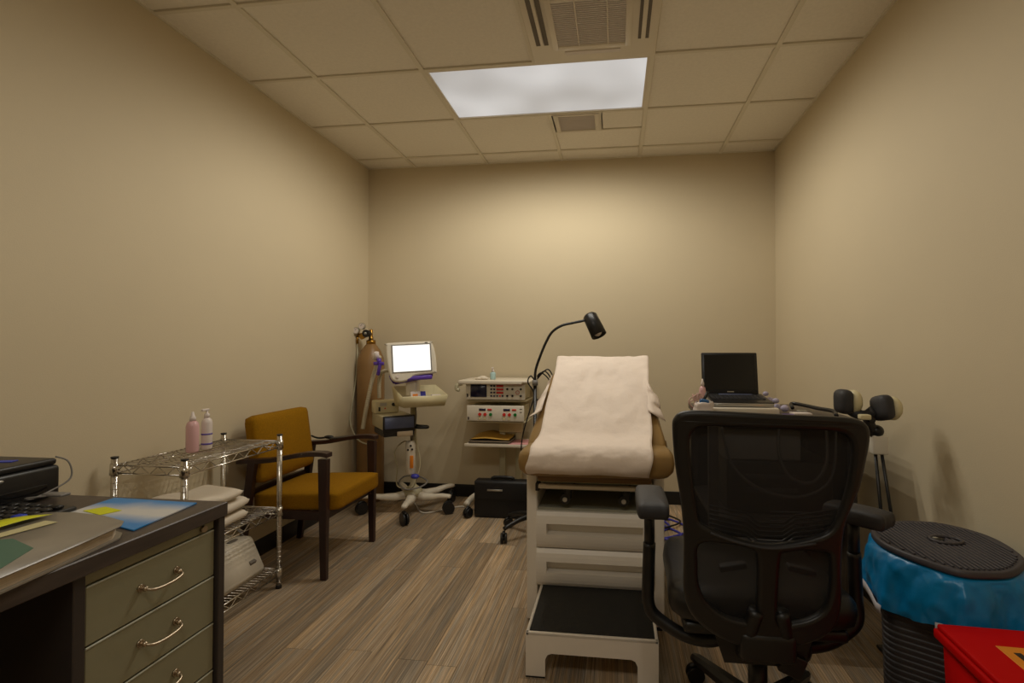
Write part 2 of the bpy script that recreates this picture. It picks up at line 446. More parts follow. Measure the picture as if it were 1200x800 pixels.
# solid face plate; dark strips on it paint the shade inside the side slots
zf0, zf1 = H-.026, H-.010
f = MB()
f.box((ax0, ay0, zf0+.004), (ax1, ay1, zf1+.01), .004)
f.build('face_plate', M['white_metal'], t)
for sx0, sx1 in ((-.378, -.356), (-.338, -.318), (.112, .126), (.146, .162)):
    MB().box((sx0, 2.13, zf0+.001), (sx1, 2.475, zf0+.0045)).build('air_slot', M['dark_slot'], t)
for sx0, sx1 in ((-.356, -.340), (.126, .146)):
    MB().box((sx0, 2.13, zf0-.004), (sx1, 2.47, zf0+.004), .002).build('vane', M['white_metal'], t)
MB().box((-.245, 2.545, zf0+.001), (.03, 2.572, zf0+.0045)).build('air_slot', M['vent_grey'], t)
f = MB()
for a in ((-.300, 2.14, -.272, 2.515), (.052, 2.14, .080, 2.515), (-.272, 2.485, .052, 2.515), (-.272, 2.14, .052, 2.16)):
    f.box((a[0], a[1], zf0-.006), (a[2], a[3], zf0+.004), .002)
f.build('grille_frame', M['white_metal'], t)
MB().box((-.272, 2.16, zf0+.002), (.052, 2.485, zf0+.0042)).build('filter', M['filter'], t)
s0 = MB().box((-.272, 2.162, zf0-.003), (.052, 2.170, zf0+.002), rot=rx(.3)).build('slat', M['vent_grey'], t)
for k in range(1, 24): copy_part(s0, t, (0, k*.0137, 0))
for xx in (-.170, -.030): MB().box((xx-.003, 2.162, zf0-.0045), (xx+.003, 2.485, zf0-.001)).build('grille_rib', M['white_metal'], t)

t = thing('ceiling_vent', 'small square grey ceiling vent just behind the light panel', 'vent', (-.24, 3.39, H-.01))
f = MB()
for a in ((-.392, 3.262, -.362, 3.528), (-.128, 3.262, -.096, 3.528), (-.362, 3.262, -.128, 3.280), (-.362, 3.500, -.128, 3.528)):
    f.box((a[0], a[1], H-.018), (a[2], a[3], H+.01), .003)
f.build('frame', M['white_metal'], t)
MB().box((-.362, 3.28, H-.004), (-.128, 3.50, H+.004)).build('backing', M['vent_grey'], t)
s0 = MB().box((-.362, 3.286, H-.013), (-.128, 3.292, H-.004), rot=rx(.3)).build('slat', M['vent_grey'], t)
for k in range(1, 12): copy_part(s0, t, (0, k*.0185, 0))

# ------------------------------------------------------------------ desk with drawers (left foreground)
DX = -1.15
t = thing('desk', 'charcoal office desk with sage green drawers and bowed metal handles', 'desk', (-1.6, .7, 0))
MB().box((-2.02, -.55, .705), (DX, 1.42, .745), .0025, 1, smooth=False).build('desktop', M['laminate'], t)
MB().box((-1.98, 1.392, 0), (DX-.006, 1.416, .704), .002, 1, smooth=False).build('end_panel', M['black_lam'], t)
MB().box((-1.98, .985, 0), (DX-.012, 1.012, .704), .002, 1, smooth=False).build('divider_panel', M['black_lam'], t)
MB().box((-1.98, -.53, 0), (DX-.012, -.50, .704), .002, 1, smooth=False).build('end_panel', M['black_lam'], t)
MB().box((-1.99, -.50, .15), (-1.975, 1.39, .704)).build('modesty_panel', M['black_lam'], t)
MB().box((-1.97, 1.014, .05), (DX-.04, 1.39, .700)).build('drawer_case', M['black_lam'], t)
MB().box((DX-.04, 1.016, .676), (DX-.020, 1.388, .703), .001, 1, smooth=False).build('lock_rail', M['drawer'], t)
lk = MB().cyl((DX-.021, 1.345, .688), (DX-.010, 1.345, .688), .009, n=16)
lk.build('lock', M['nickel'], t)
for k, (z0, z1) in enumerate(((.540, .672), (.404, .536), (.268, .400), (.060, .264))):
    d = MB().box((DX-.04, 1.016, z0), (DX-.018, 1.388, z1), .002, 1, smooth=False).build('drawer', M['drawer'], t)
    MB().box((DX-.021, 1.017, z1-.004), (DX-.0165, 1.387, z1+.0005), .001, 1, smooth=False).build('edge_strip', M['edge'], d)
    zc = (z0+z1)/2 + .0; ya, yb = 1.150, 1.255
    pts = [(DX-.018, ya, zc+.004), (DX+.004, ya+.004, zc), (DX+.012, ya+.018, zc-.004), (DX+.014, (ya+yb)/2, zc-.006), (DX+.012, yb-.018, zc-.004), (DX+.004, yb-.004, zc), (DX-.018, yb, zc+.004)]
    h = MB().tube(pts, .0038, 8, smooth_path=5)
    for yy in (ya, yb): h.cyl((DX-.0185, yy, zc+.004), (DX-.013, yy, zc+.004), .0095, n=14).ball((DX-.005, yy+(.002 if yy == ya else -.002), zc+.002), .0068)
    h.build('handle', M['nickel'], d)

# things on the desk
t = thing('desk_printer', 'black desktop printer at the wall end of the desk', 'printer', (-1.88, 1.15, .745))
MB().box((-2.03, .82, .749), (-1.702, 1.400, .846), .012, 3).build('body', M['black_pl'], t)
MB().box((-2.025, .83, .846), (-1.708, 1.395, .866), .008, 3).build('lid', M['black_pl'], t)
MB().box((-1.704, .95, .757), (-1.698, 1.36, .795), .002, 1, smooth=False).build('paper_slot', M['black_gloss'], t)
MB().ball((-1.7005, 1.24, .830), .006, (.35, 1.4, .7)).build('badge', M['silver'], t)
for q in ((-1.86, 1.27), (-1.83, 1.31)): MB().box((q[0], q[1], .8655), (q[0]+.055, q[1]+.025, .868), rot=rz(.3)).build('button_pad', M['blue_key'], t)
hs = MB().tube([(-1.80, .94, .882), (-1.78, 1.00, .895), (-1.77, 1.12, .895), (-1.78, 1.18, .882)], .016, 10, smooth_path=5)
hs.ball((-1.80, .94, .882), .026, (1, 1.3, .6)).ball((-1.78, 1.185, .882), .026, (1, 1.3, .6))
tag(hs.build('telephone_handset', M['black_gloss'], origin=(-1.85, 1.1, .866)), 'glossy black curved handset lying on top of the printer', 'telephone')
t = thing('desk_telephone', 'black keypad telephone with blue keys in front of printer', 'telephone', (-1.62, 1.15, .745))
ro = rz(-.15)
def kb(lo, hi, **k): return MB().box(lo, hi, **k)
MB().box((-1.69, .86, .747), (-1.50, 1.28, .764), .006, 2, rot=ry(.03)).build('body', M['black_pl'], t)
n = 0
for r_ in range(5):
    for c_ in range(13):
        blue = (r_ == 4 and c_ in (7, 9)) 
        xx = -1.68+r_*.035; yy = .875+c_*.0298
        MB().box((xx, yy, .762), (xx+.028, yy+.023, .772+(.002 if blue else 0)), .003, 1).build('key', M['blue_key'] if blue else M['black_pl'], t, label='blue key' if blue else None)
cb = MB().tube([(-1.72, 1.398, .868), (-1.69, 1.412, .85), (-1.68, 1.41, .80), (-1.68, 1.35, .775), (-1.665, 1.29, .77), (-1.655, 1.27, .778), (-1.62, 1.30, .778)], .0025, 8, smooth_path=6)
cb.box((-1.64, 1.295, .776), (-1.575, 1.325, .784), .003, 2)
tag(cb.build('printer_cable', M['grey_pl'], origin=(-1.66, 1.35, .745)), 'thin grey cable drooping from printer to a small plug on telephone', 'cable')

def quad_slab(pts, z0, z1, name, m, parent=None, origin=None, bev=0.0):
    b = MB(); b.prism(pts, z1-z0, m, Matrix.Translation((0, 0, z0)), bev=bev); return b.build(name, m, parent, origin=origin)
bk = thing('booklet', 'sky blue and white glossy booklet lying at desk corner', 'booklet', (-1.34, 1.28, .745))
quad_slab([(-1.50, 1.252), (-1.197, 1.158), (-1.222, 1.384), (-1.512, 1.398)], .746, .749, 'cover', M['booklet'], bk)
tag(quad_slab([(-1.474, 1.272), (-1.391, 1.246), (-1.37, 1.289), (-1.448, 1.312)], .7495, .7505, 'sticky_note', M['lime'], None, (-1.42, 1.28, .7495)), 'lime yellow sticky note on the blue booklet', 'note')
fd = thing('document_folder', 'thick grey plastic folder full of papers at the desk edge', 'folder', (-1.30, .98, .745))
FO = [(-1.175, 1.105), (-1.20, 1.135), (-1.29, 1.165), (-1.39, 1.178), (-1.465, 1.168), (-1.49, 1.10), (-1.47, .80), (-1.42, .60), (-1.10, .62), (-1.128, .80), (-1.152, .98)]
quad_slab([(x-.004 if x > -1.3 else x, y) for x, y in FO], .746, .750, 'back_cover', M['folder_grey'], fd)
quad_slab([(x-.012 if x > -1.3 else x+.01, y-.01) for x, y in FO], .750, .776, 'pages', M['pages'], fd)
quad_slab(FO, .776, .7795, 'front_cover', M['folder_grey'], fd, bev=.0012)
MB().prism([(-1.175, .86), (-1.225, .955), (-1.33, .995), (-1.44, .95), (-1.43, .65), (-1.18, .65)], .001, None, Matrix.Translation((0, 0, .7796))).build('teal_patch', M['folder_teal'], fd)
tag(quad_slab([(-1.40, .96), (-1.365, .99), (-1.345, 1.10), (-1.385, 1.105)], .781, .782, 'sticky_note', M['cream_note'], None, (-1.37, 1.07, .7805)), 'long cream paper slip on grey folder beside lime tab', 'note')
b = MB(); P = []
for i in range(9):
    u = i/8; row = []
    for j in range(3):
        v = j/2
        row.append((-1.47+.05*v+.01*u, .95+.17*u+.02*v, .783+.010*math.sin(u*PI*.9)*(1-.3*v)))
    P.append(row)
b.grid(P, M['lime'], .0006)
tag(b.build('sticky_note', M['lime'], origin=(-1.45, 1.07, .7805)), 'curled lime yellow paper tab on grey folder by the telephone', 'note')

# ------------------------------------------------------------------ chrome wire rack
t = thing('wire_rack', 'low chrome wire shelving rack with three shelves between desk and armchair', 'shelving', (-1.84, 2.13, 0))
RX0, RX1, RY0, RY1 = -1.985, -1.675, 1.835, 2.415
for px, py in ((RX0, RY0), (RX1, RY0), (RX0, RY1), (RX1, RY1)):
    p = MB().cyl((px, py, .018), (px, py, .765), .0125, n=16)
    for k in range(29): p.cyl((px, py, .03+k*.0254), (px, py, .0325+k*.0254), .0132, n=16)
    po = p.build('post', M['chrome'], t)
    MB().cyl((px, py, 0), (px, py, .022), .015, .012, n=14).build('foot', M['black_pl'], po)
    MB().cyl((px, py, .763), (px, py, .769), .0135, n=14).build('cap', M['black_pl'], po)
def wire_shelf(z):
    b = MB(); e = .0035
    for zz in (z, z-.032):
        for a, c in (((RX0, RY0), (RX1, RY0)), ((RX1, RY0), (RX1, RY1)), ((RX1, RY1), (RX0, RY1)), ((RX0, RY1), (RX0, RY0))):
            b.cyl((*a, zz), (*c, zz), e, n=8)
    for a, c, nseg in (((RX1, RY0), (RX1, RY1), 14), ((RX0, RY0), (RX0, RY1), 14), ((RX0, RY0), (RX1, RY0), 8), ((RX0, RY1), (RX1, RY1), 8)):
        pts = []
        for k in range(nseg+1):
            u = k/nseg; pts.append((a[0]+(c[0]-a[0])*u, a[1]+(c[1]-a[1])*u, z if k % 2 else z-.032))
        b.tube(pts, .0028, 6)
    b2 = b.build('shelf', M['chrome'], t)
    g = MB()
    for k in range(1, 24): g.cyl((RX0, RY0+(RY1-RY0)*k/24, z+.002), (RX1, RY0+(RY1-RY0)*k/24, z+.002), .0016, n=6)
    for k in (1, 2, 3): g.cyl((RX0+(RX1-RX0)*k/4, RY0, z-.002), (RX0+(RX1-RX0)*k/4, RY1, z-.002), .0028, n=6)
    g.build('wire_deck', M['chrome'], b2)
    for px, py in ((RX0, RY0), (RX1, RY0), (RX0, RY1), (RX1, RY1)):
        MB().cyl((px, py, z-.038), (px, py, z+.006), .0175, .0155, n=16).build('collar', M['chrome'], b2)
for z in (.735, .400, .095): wire_shelf(z)

def bottle(name, x, y, z, r, h, m, neck_h, kind, label):
    t = thing(name, label, 'bottle', (x, y, z))
    MB().lathe([(r*.9, 0), (r, .006), (r, h*.82), (r*.85, h*.93), (r*.42, h)], (x, y, z+.0005), 24).build('body', m, t)
    if kind == 'cone':
        MB().lathe([(r*.5, 0), (r*.52, .014), (r*.34, .02), (r*.16, neck_h)], (x, y, z+h), 20).build('nozzle', M['bottle_white'], t)
    else:
        b = MB().lathe([(r*.5, 0), (r*.5, .016), (r*.2, .02), (r*.2, neck_h)], (x, y, z+h), 20)
        b.box((x-.006, y-.03, z+h+neck_h-.004), (x+.006, y+.01, z+h+neck_h+.006), .003, 2)
        b.build('pump', M['bottle_white'], t)
    return t
b1 = bottle('squeeze_bottle', -1.875, 2.095, .738, .0255, .14, M['pink_liquid'], .04, 'cone', 'pink squeeze bottle with pointed white nozzle on rack top shelf')
b2 = bottle('pump_bottle', -1.865, 2.165, .738, .0225, .145, M['bottle_white'], .035, 'pump', 'white pump bottle with violet print on rack top shelf')
MB().cyl((-1.865, 2.165, .76), (-1.865, 2.165, .768), .0229, n=24).build('print_band', M['violet_band'], b2)
MB().cyl((-1.865, 2.165, .805), (-1.865, 2.165, .812), .0229, n=24).build('print_band', M['violet_band'], b2)

def towel(z, dx, dy, rot, label):
    b = bmesh.new(); 
    mb = MB(); nx, ny = 14, 18; W_, D_, T_ = .25, .34, .050
    P = []
    for i in range(nx+1):
        u = i/nx*2-1; row = []
        ring = []
        for j in range(ny):
            a = 2*PI*j/ny
            cx_ = math.copysign(abs(math.cos(a))**.35, math.cos(a)); sz = math.copysign(abs(math.sin(a))**.7, math.sin(a))
            ss = (1-abs(u)**8)**.5
            X = u*D_/2; Y = cx_*W_/2*(.9+.1*ss); Z = sz*T_/2*max(ss, .12)
            Z += (.008*math.sin(X*23+z*90)+.006*math.sin(Y*30+z*40))*(1 if z > .5 and sz > 0 else .35)
            ring.append((Y, X, Z+T_/2))
        P.append(ring)
    mb.grid(P, M['towel'], closed_u=True)
    bmesh.ops.holes_fill(mb.bm, edges=[e for e in mb.bm.edges if e.is_boundary])
    bmesh.ops.recalc_face_normals(mb.bm, faces=mb.bm.faces)
    mb.xf(Matrix.Translation((-1.815+dx, 2.06+dy, z)) @ rz(rot))
    tag(mb.build('folded_towel', M['towel'], origin=(-1.815+dx, 2.06+dy, z)), label, 'towel', 'folded towels on the rack middle shelf')
towel(.410, 0, 0, 0, 'white folded towel at the bottom of the rack stack')
towel(.466, .004, .006, .03, 'white folded towel in the middle of the rack stack')
towel(.523, -.01, -.03, -.12, 'rumpled white folded towel on top of the rack stack')

t = thing('white_device', 'boxy white device with slotted sloping top on bottom rack shelf', 'device', (-1.81, 2.22, .1))
b = MB().prism([(-.12, 0), (.11, 0), (.125, .035), (.060, .170), (.045, .178), (-.12, .178)], .26, None, Matrix.Translation((-1.83, 2.35, .101)) @ rx(PI/2), bev=.004)
b.build('housing', M['white_metal'], t)
MB().ball((-1.815, 2.27, .280), .030, (.5, 1.1, .10)).build('hand_slot', M['dark_slot'], t)
MB().box((-1.737, 2.27, .17), (-1.717, 2.31, .185), .003, rot=ry(.42)).build('port', M['dark_slot'], t)
MB().tube([(-1.90, 2.28, .29), (-1.88, 2.335, .33), (-1.80, 2.345, .26), (-1.74, 2.345, .16), (-1.74, 2.345, .11)], .0035, 8, smooth_path=6).tube([(-1.92, 2.27, .295), (-1.89, 2.35, .335), (-1.81, 2.36, .25), (-1.76, 2.36, .13)], .003, 8, smooth_path=6).build('cord', M['grey_pl'], t)

# ------------------------------------------------------------------ armchair
t = thing('armchair', 'dark wooden armchair with mustard upholstery against the left wall', 'chair', (-1.74, 2.79, 0))
CY0, CY1 = 2.51, 3.085
def leg_mb(x0, y0, x1, y1, z1, w0=.034, w1=.05):
    b = bmesh.new(); bmesh.ops.create_cube(b, size=1)
    for v in b.verts:
        top = v.co.z > 0; ww = w1 if top else w0
        v.co = Vector(((x1 if top else x0)+v.co.x*ww, (y1 if top else y0)+v.co.y*ww*.8, z1 if top else 0))
    bmesh.ops.bevel(b, geom=list(b.edges), offset=.003, segments=1, affect='EDGES')
    mb = MB(); mb._merge(b, 0, False); return mb
for y in (CY0+.02, CY1-.02):
    leg_mb(-1.50, y, -1.505, y, .625).build('leg', M['espresso'], t)
    leg_mb(-1.985, y, -1.905, y, .615, .034, .045).build('leg', M['espresso'], t)
    P = [(-1.985, y, .600), (-1.80, y, .612), (-1.62, y, .645), (-1.52, y, .652), (-1.475, y, .646)]
    a = MB(); rows = []
    for p in catmull([Vector(q) for q in P], 5):
        rows.append([(p.x, p.y+sy*.027, p.z+sz*.011) for sy, sz in ((-1, -1), (1, -1), (1, 1), (-1, 1))])
    a.grid(rows, None, closed_u=True, smooth=False)
    bmesh.ops.holes_fill(a.bm, edges=[e for e in a.bm.edges if e.is_boundary]); bmesh.ops.recalc_face_normals(a.bm, faces=a.bm.faces)
    a.build('armrest', M['espresso'], t)
fr = MB().box((-1.93, CY0+.03, .30), (-1.50, CY0+.055, .345)).box((-1.93, CY1-.055, .30), (-1.50, CY1-.03, .345)).box((-1.53, CY0+.05, .30), (-1.505, CY1-.05, .345)).box((-1.95, CY0+.05, .40), (-1.93, CY1-.05, .44))
fr.build('seat_rail', M['espresso'], t)
def cushion(lo, hi, bev, puff, ax, name, m, parent, xform=None):
    b = bmesh.new(); bmesh.ops.create_cube(b, size=1)
    bmesh.ops.subdivide_edges(b, edges=list(b.edges), cuts=9, use_grid_fill=True)
    lo = Vector(lo); hi = Vector(hi); c = (lo+hi)/2; d = hi-lo
    for v in b.verts:
        p = Vector((v.co.x*d.x, v.co.y*d.y, v.co.z*d.z))
        q = Vector([max(-(d[i]/2-bev), min(d[i]/2-bev, p[i])) for i in range(3)])
        e = p-q
        if e.length > 1e-6: p = q+e.normalized()*bev
        a1, a2 = [i for i in range(3) if i != ax]
        p[ax] += (1 if p[ax] > 0 else -1)*puff*(1-(2*v.co[a1])**2)*(1-(2*v.co[a2])**2)
        v.co = c+p
    mb = MB(); mb._merge(b, 0, True)
    if xform is not None: mb.xf(xform)
    return mb.build(name, m, parent)
cushion((-1.93, CY0+.048, .335), (-1.44, CY1-.048, .435), .022, .012, 2, 'seat', M['mustard'], t, Matrix.Translation((-1.7, 0, .40)) @ ry(-.04) @ Matrix.Translation((1.7, 0, -.40)))
cushion((-1.965, CY0+.03, .47), (-1.885, CY1-.05, .835), .03, .014, 0, 'backrest', M['mustard'], t, Matrix.Translation((-1.93, 0, .47)) @ ry(-.14) @ Matrix.Translation((1.93, 0, -.47)) @ Matrix.Translation((.03, 0, 0)))

# small black console lying on the far arm
bk = MB().box((-1.78, 3.04, .628), (-1.60, 3.12, .646), .008, 2, rot=ry(-.1)).ball((-1.80, 3.08, .638), .02, (1.6, 1, .6))
bk.tube([(-1.80, 3.08, .638), (-1.87, 3.08, .63), (-1.93, 3.10, .64)], .006, 8, smooth_path=4)
tag(bk.build('hand_controller', M['black_pl'], origin=(-1.69, 3.08, .66)), 'black hand controller with cord lying on far arm of armchair', 'controller')

# ------------------------------------------------------------------ gas cylinder
t = thing('gas_cylinder', 'tall brown gas cylinder with brass regulator in the back left corner', 'gas cylinder', (-1.927, 3.90, 0))
cx_, cy_ = -1.927, 3.90
MB().lathe([(.095, 0), (.105, .02), (.105, 1.06), (.098, 1.12), (.075, 1.18), (.042, 1.225), (.034, 1.235)], (cx_, cy_, 0), 36).build('tank', M['tank'], t)
MB().lathe([(.036, 1.232), (.036, 1.262), (.020, 1.266), (.014, 1.30), (.014, 1.345), (.008, 1.35)], (cx_, cy_, 0), 20).build('neck', M['brass'], t)
vh = MB().cyl((cx_-.01, cy_-.02, 1.315), (cx_-.01, cy_-.07, 1.315), .026, .030, n=16)
vh.build('valve_handle', M['black_pl'], t)
MB().ball((cx_-.01, cy_-.074, 1.315), .011).build('valve_cap', M['silver'], t)
rg = MB().tube([(cx_, cy_, 1.32), (cx_-.05, cy_-.01, 1.31), (cx_-.10, cy_-.02, 1.30)], .016, 12).cyl((cx_-.05, cy_-.01, 1.30), (cx_-.05, cy_-.055, 1.29), .022, n=16).cyl((cx_-.105, cy_-.02, 1.30), (cx_-.105, cy_-.02, 1.235), .010, n=12)
rg.build('regulator', M['brass'], t)
for gx, gz in ((-.098, 1.338), (-.052, 1.372)):
    g = MB().cyl((cx_+gx, cy_-.035, gz), (cx_+gx, cy_-.06, gz), .026, n=24).build('gauge', M['silver'], t)
    MB().cyl((cx_+gx, cy_-.0605, gz), (cx_+gx, cy_-.062, gz), .021, n=24).build('dial', M['bottle_white'], g)
    MB().box((cx_+gx-.001, cy_-.0635, gz), (cx_+gx+.001, cy_-.062, gz+.016), rot=ry(.7)).build('needle', M['ink'], g)
MB().tube([(cx_-.105, cy_-.02, 1.24), (cx_-.10, cy_-.04, 1.0), (cx_-.11, cy_-.09, .75), (cx_-.10, cy_-.13, .62), (cx_-.02, cy_-.16, .50), (cx_+.08, cy_-.15, .46)], .006, 8, smooth_path=8).build('oxygen_tube', M['clear_tube'], t)

# ------------------------------------------------------------------ monitor cart
t = thing('monitor_cart', 'rolling medical cart with lit tilted touchscreen and beige tray', 'medical cart', (-1.47, 3.68, 0))
hx, hy = -1.475, 3.66
def caster(parent, x, y, ang, r=.042, z=None):
    c = MB()
    d = Vector((math.cos(ang), math.sin(ang), 0)); n = Vector((-d.y, d.x, 0))
    p = Vector((x, y, r))
    for s in (-1, 1): c.cyl(p+n*s*.004, p+n*s*.020, r, n=20)
    c.cyl(p-n*.006, p+n*.006, r*.55, n=16); c.cyl((x, y, r), (x, y, r*2+.012), .008, n=10)
    c.tube([(x-d.x*r*.9, y-d.y*r*.9, r*1.1), (x-d.x*r*.6, y-d.y*r*.6, r*1.85), (x, y, r*2.12), (x+d.x*r*.6, y+d.y*r*.6, r*1.85)], .010, 8, smooth_path=4)
    return c.build('caster', M['black_pl'], parent)
casts = [(-1.42, 3.37), (-1.20, 3.64), (-1.82, 3.55), (-1.27, 3.93), (-1.68, 3.92)]
for (x, y) in casts:
    d = (Vector((x, y, 0))-Vector((hx, hy, 0))); L_ = d.length; d.normalize()
    P = []; b = MB(); rows = []
    for u, w_, z_, h_ in ((0, .05, .135, .03), (.35, .042, .115, .024), (.6, .034, .118, .018), (.8, .030, .128, .014), (1.0, .028, .128, .012), (1.06, .02, .126, .010)):
        c = Vector((hx, hy, z_))+d*L_*u; n = Vector((-d.y, d.x, 0))
        rows.append([tuple(c+n*w_*sx*.75+Vector((0, 0, h_*sz))) for sx, sz in ((-1, -.6), (-.8, -1), (.8, -1), (1, -.6), (1, .3), (.6, 1), (-.6, 1), (-1, .3))])
    b.grid(rows, None, closed_u=True)
    bmesh.ops.holes_fill(b.bm, edges=[e for e in b.bm.edges if e.is_boundary]); bmesh.ops.recalc_face_normals(b.bm, faces=b.bm.faces)
    lg = b.build('leg', M['white_metal'], t)
    caster(lg, x, y, math.atan2(d.y, d.x)+.6)
MB().lathe([(.065, .12), (.068, .155), (.05, .175), (.03, .19), (.022, .20), (.022, .86)], (hx, hy, 0), 24).build('pole', M['beige_dark'], t)
MB().tube([(hx+.02, hy-.03, .62), (hx+.05, hy-.05, .50), (hx+.075, hy-.06, .36), (hx+.03, hy-.08, .20), (hx-.08, hy-.06, .19), (hx-.13, hy, .22), (hx-.11, hy-.03, .32), (hx-.12, hy-.05, .45), (hx-.04, hy-.04, .52), (hx-.02, hy-.04, .40)], .005, 8, smooth_path=8).build('cable_loop', M['beige_dark'], t)
MB().tube([(hx-.10, hy-.02, .21), (hx-.02, hy-.09, .185), (hx+.08, hy-.07, .20), (hx+.10, hy+.02, .22), (hx, hy+.08, .24), (hx-.09, hy+.05, .24)], .006, 8, closed=True, smooth_path=8).tube([(hx+.0, hy-.04, .86), (hx+.04, hy-.05, .74), (hx+.03, hy-.05, .62), (hx+.0, hy-.04, .52)], .005, 8, smooth_path=6).build('cable_loop', M['grey_pl'], t)
# canister strapped to the pole
cn = MB().lathe([(.03, .29), (.036, .30), (.036, .50), (.028, .525), (.012, .53)], (hx+.005, hy-.065, 0), 24)
cno = cn.build('canister', M['white_metal'], t)
MB().box((hx+.015, hy-.104, .34), (hx+.04, hy-.094, .43), .003).build('sticker', M['orange'], cno)
for zz, xx in ((.50, .02), (.47, .0), (.475, .03)): MB().ball((hx+xx, hy-.098, zz), .008).build('knob', M['black_pl'], cno)
MB().ball((hx+.05, hy-.09, .28), .026, (1.2, 1, .7)).build('blue_clip', M['blue_cord'], t)
MB().tube([(hx+.0, hy-.02, .64), (hx+.06, hy-.04, .635), (hx+.12, hy-.03, .63), (hx+.13, hy-.08, .63), (hx+.07, hy-.10, .632), (hx+.02, hy-.07, .635)], .010, 8, closed=True, smooth_path=5).build('black_handle', M['black_pl'], t)
# tray
def tray(x0, x1, y0, y1, z0, z1, flare, th, up=.05):
    b = bmesh.new()
    def ring(x0, x1, y0, y1, z): return [b.verts.new(p) for p in ((x0, y0, z), (x1, y0, z), (x1, y1, z+(up if z == z1 else 0)), (x0, y1, z+(up if z == z1 else 0)))]
    r = [ring(x0+flare, x1-flare, y0+flare, y1-flare, z0), ring(x0, x1, y0, y1, z1), ring(x0+th, x1-th, y0+th, y1-th, z1), ring(x0+flare+th, x1-flare-th, y0+flare+th, y1-flare-th, z0+th)]
    for a, c in zip(r, r[1:]):
        for k in range(4): b.faces.new((a[k], a[(k+1) % 4], c[(k+1) % 4], c[k]))
    b.faces.new(list(reversed(r[0]))); b.faces.new(r[-1])
    bmesh.ops.recalc_face_normals(b, faces=b.faces)
    bmesh.ops.bevel(b, geom=list(b.edges), offset=.003, segments=2, affect='EDGES')
    mb = MB(); mb._merge(b, 0, True); return mb
tr = tray(-.165, .165, -.140, .140, .790, .868, .018, .010, .055)
Rt = Matrix.Translation((-1.395, 3.575, 0)) @ rz(.66)
tr.xf(Rt); tr.build('tray', M['cream'], t)
# monitor
mo = Matrix.Translation((-1.425, 3.50, 1.108)) @ rz(.40) @ rx(-.12) @ ry(-.05) 
outer = [(-.155, .135), (.125, .135), (.148, .12), (.166, .03), (.168, -.075), (.155, -.095), (.02, -.105), (-.01, -.125), (-.06, -.142), (-.115, -.14), (-.148, -.11), (-.166, -.02), (-.172, .08), (-.170, .12)]
outer = catmull2(outer, 4)
b = shape_with_holes(outer, [], .05, .012); mb = MB(); mb._merge(b, 0, True); mb.xf(mo @ rx(PI/2)); mn = mb.build('monitor_housing', M['ivory'], t)
mb = MB().prism([(-.15, .12), (.15, .12), (.15, -.115), (.03, -.13), (-.12, -.15), (-.15, -.1)], .05, None, mo @ Matrix.Translation((-.008, .072, -.005)) @ rx(PI/2), bev=.008); mb.build('monitor_back', M['purple'], t)
MB().box((-.055, -.024, -.135), (.135, .03, -.105), .008, 2).xf(mo).build('purple_grip', M['purple'], t)
def mat_lit():
    m = bpy.data.materials.new('lit_screen'); m.use_nodes = True
    nt = m.node_tree; N = nt.nodes; L = nt.links; b = N['Principled BSDF']
    b.inputs['Base Color'].default_value = (.3, .3, .3, 1); b.inputs['Roughness'].default_value = .3
    b.inputs['Emission Color'].default_value = (1, .97, .90, 1); b.inputs['Emission Strength'].default_value = 1.0
    return m
M['lit_screen'] = mat_lit()
MB().box((-.125, -.0272, -.072), (.128, -.0252, .112), .001, 1, smooth=False).xf(mo).build('screen', M['lit_screen'], mn)
fr = MB()
for a in ((-.133, -.078, .136, -.072), (-.133, .112, .136, .118), (-.133, -.072, -.125, .112), (.128, -.072, .136, .112)): fr.box((a[0], -.0285, a[1]), (a[2], -.025, a[3]))
fr.xf(mo).build('bezel', M['grey_pl'], mn)
MB().cyl((-.10, -.024, -.103), (-.10, -.032, -.103), .012, n=16).xf(mo).build('dial_knob', M['bottle_white'], mn)
MB().box((.095, -.0265, .122), (.115, -.024, .128)).xf(mo).build('badge', M['ink'], mn)
MB().box((-1.48, 3.52, .86), (-1.40, 3.60, .975), .01).cyl((-1.44, 3.55, .86), (hx, hy, .80), .03).build('monitor_mount', M['white_metal'], t)
MB().box((-1.52, 3.60, .78), (-1.44, 3.70, .80), .004).build('tray_bracket', M['black_pl'], t)
# packets in the tray
Rm_ = rz(.15)
Rp = Matrix.Translation((-1.395, 3.575, .802)) @ rz(.66)
pk = thing('supply_packet', 'white and blue printed packet standing in the cart tray', 'packet', (-1.40, 3.50, .802))
pr0 = rx(-.25)
MB().box((-.075, -.055, .0), (.035, -.030, .082), .003).xf(Rp @ pr0).build('carton', M['bottle_white'], pk)
MB().box((-.005, -.0565, .004), (.032, -.0545, .078)).xf(Rp @ pr0).build('blue_print', M['blue_cord'], pk)
MB().box((-.062, -.0565, .040), (-.025, -.0545, .062)).xf(Rp @ pr0).build('orange_print', M['orange'], pk)
tag(MB().box((-.07, -.115, .012), (.05, -.075, .062), .004).xf(Rp).build('blue_packet', mat('packet_blue', (40, 70, 170), .4), origin=(-1.36, 3.50, .802)), 'flat blue packet lying at front of the cart tray', 'packet')
pk = thing('purple_packet', 'purple and white packet leaning at right of cart tray', 'packet', (-1.33, 3.62, .802))
MB().box((.055, -.085, .015), (.135, -.045, .058), .004).xf(Rp).build('wrapper', M['purple'], pk)
MB().box((.065, -.080, .057), (.132, -.050, .066), .002).xf(Rp).build('white_tag', M['bottle_white'], pk)

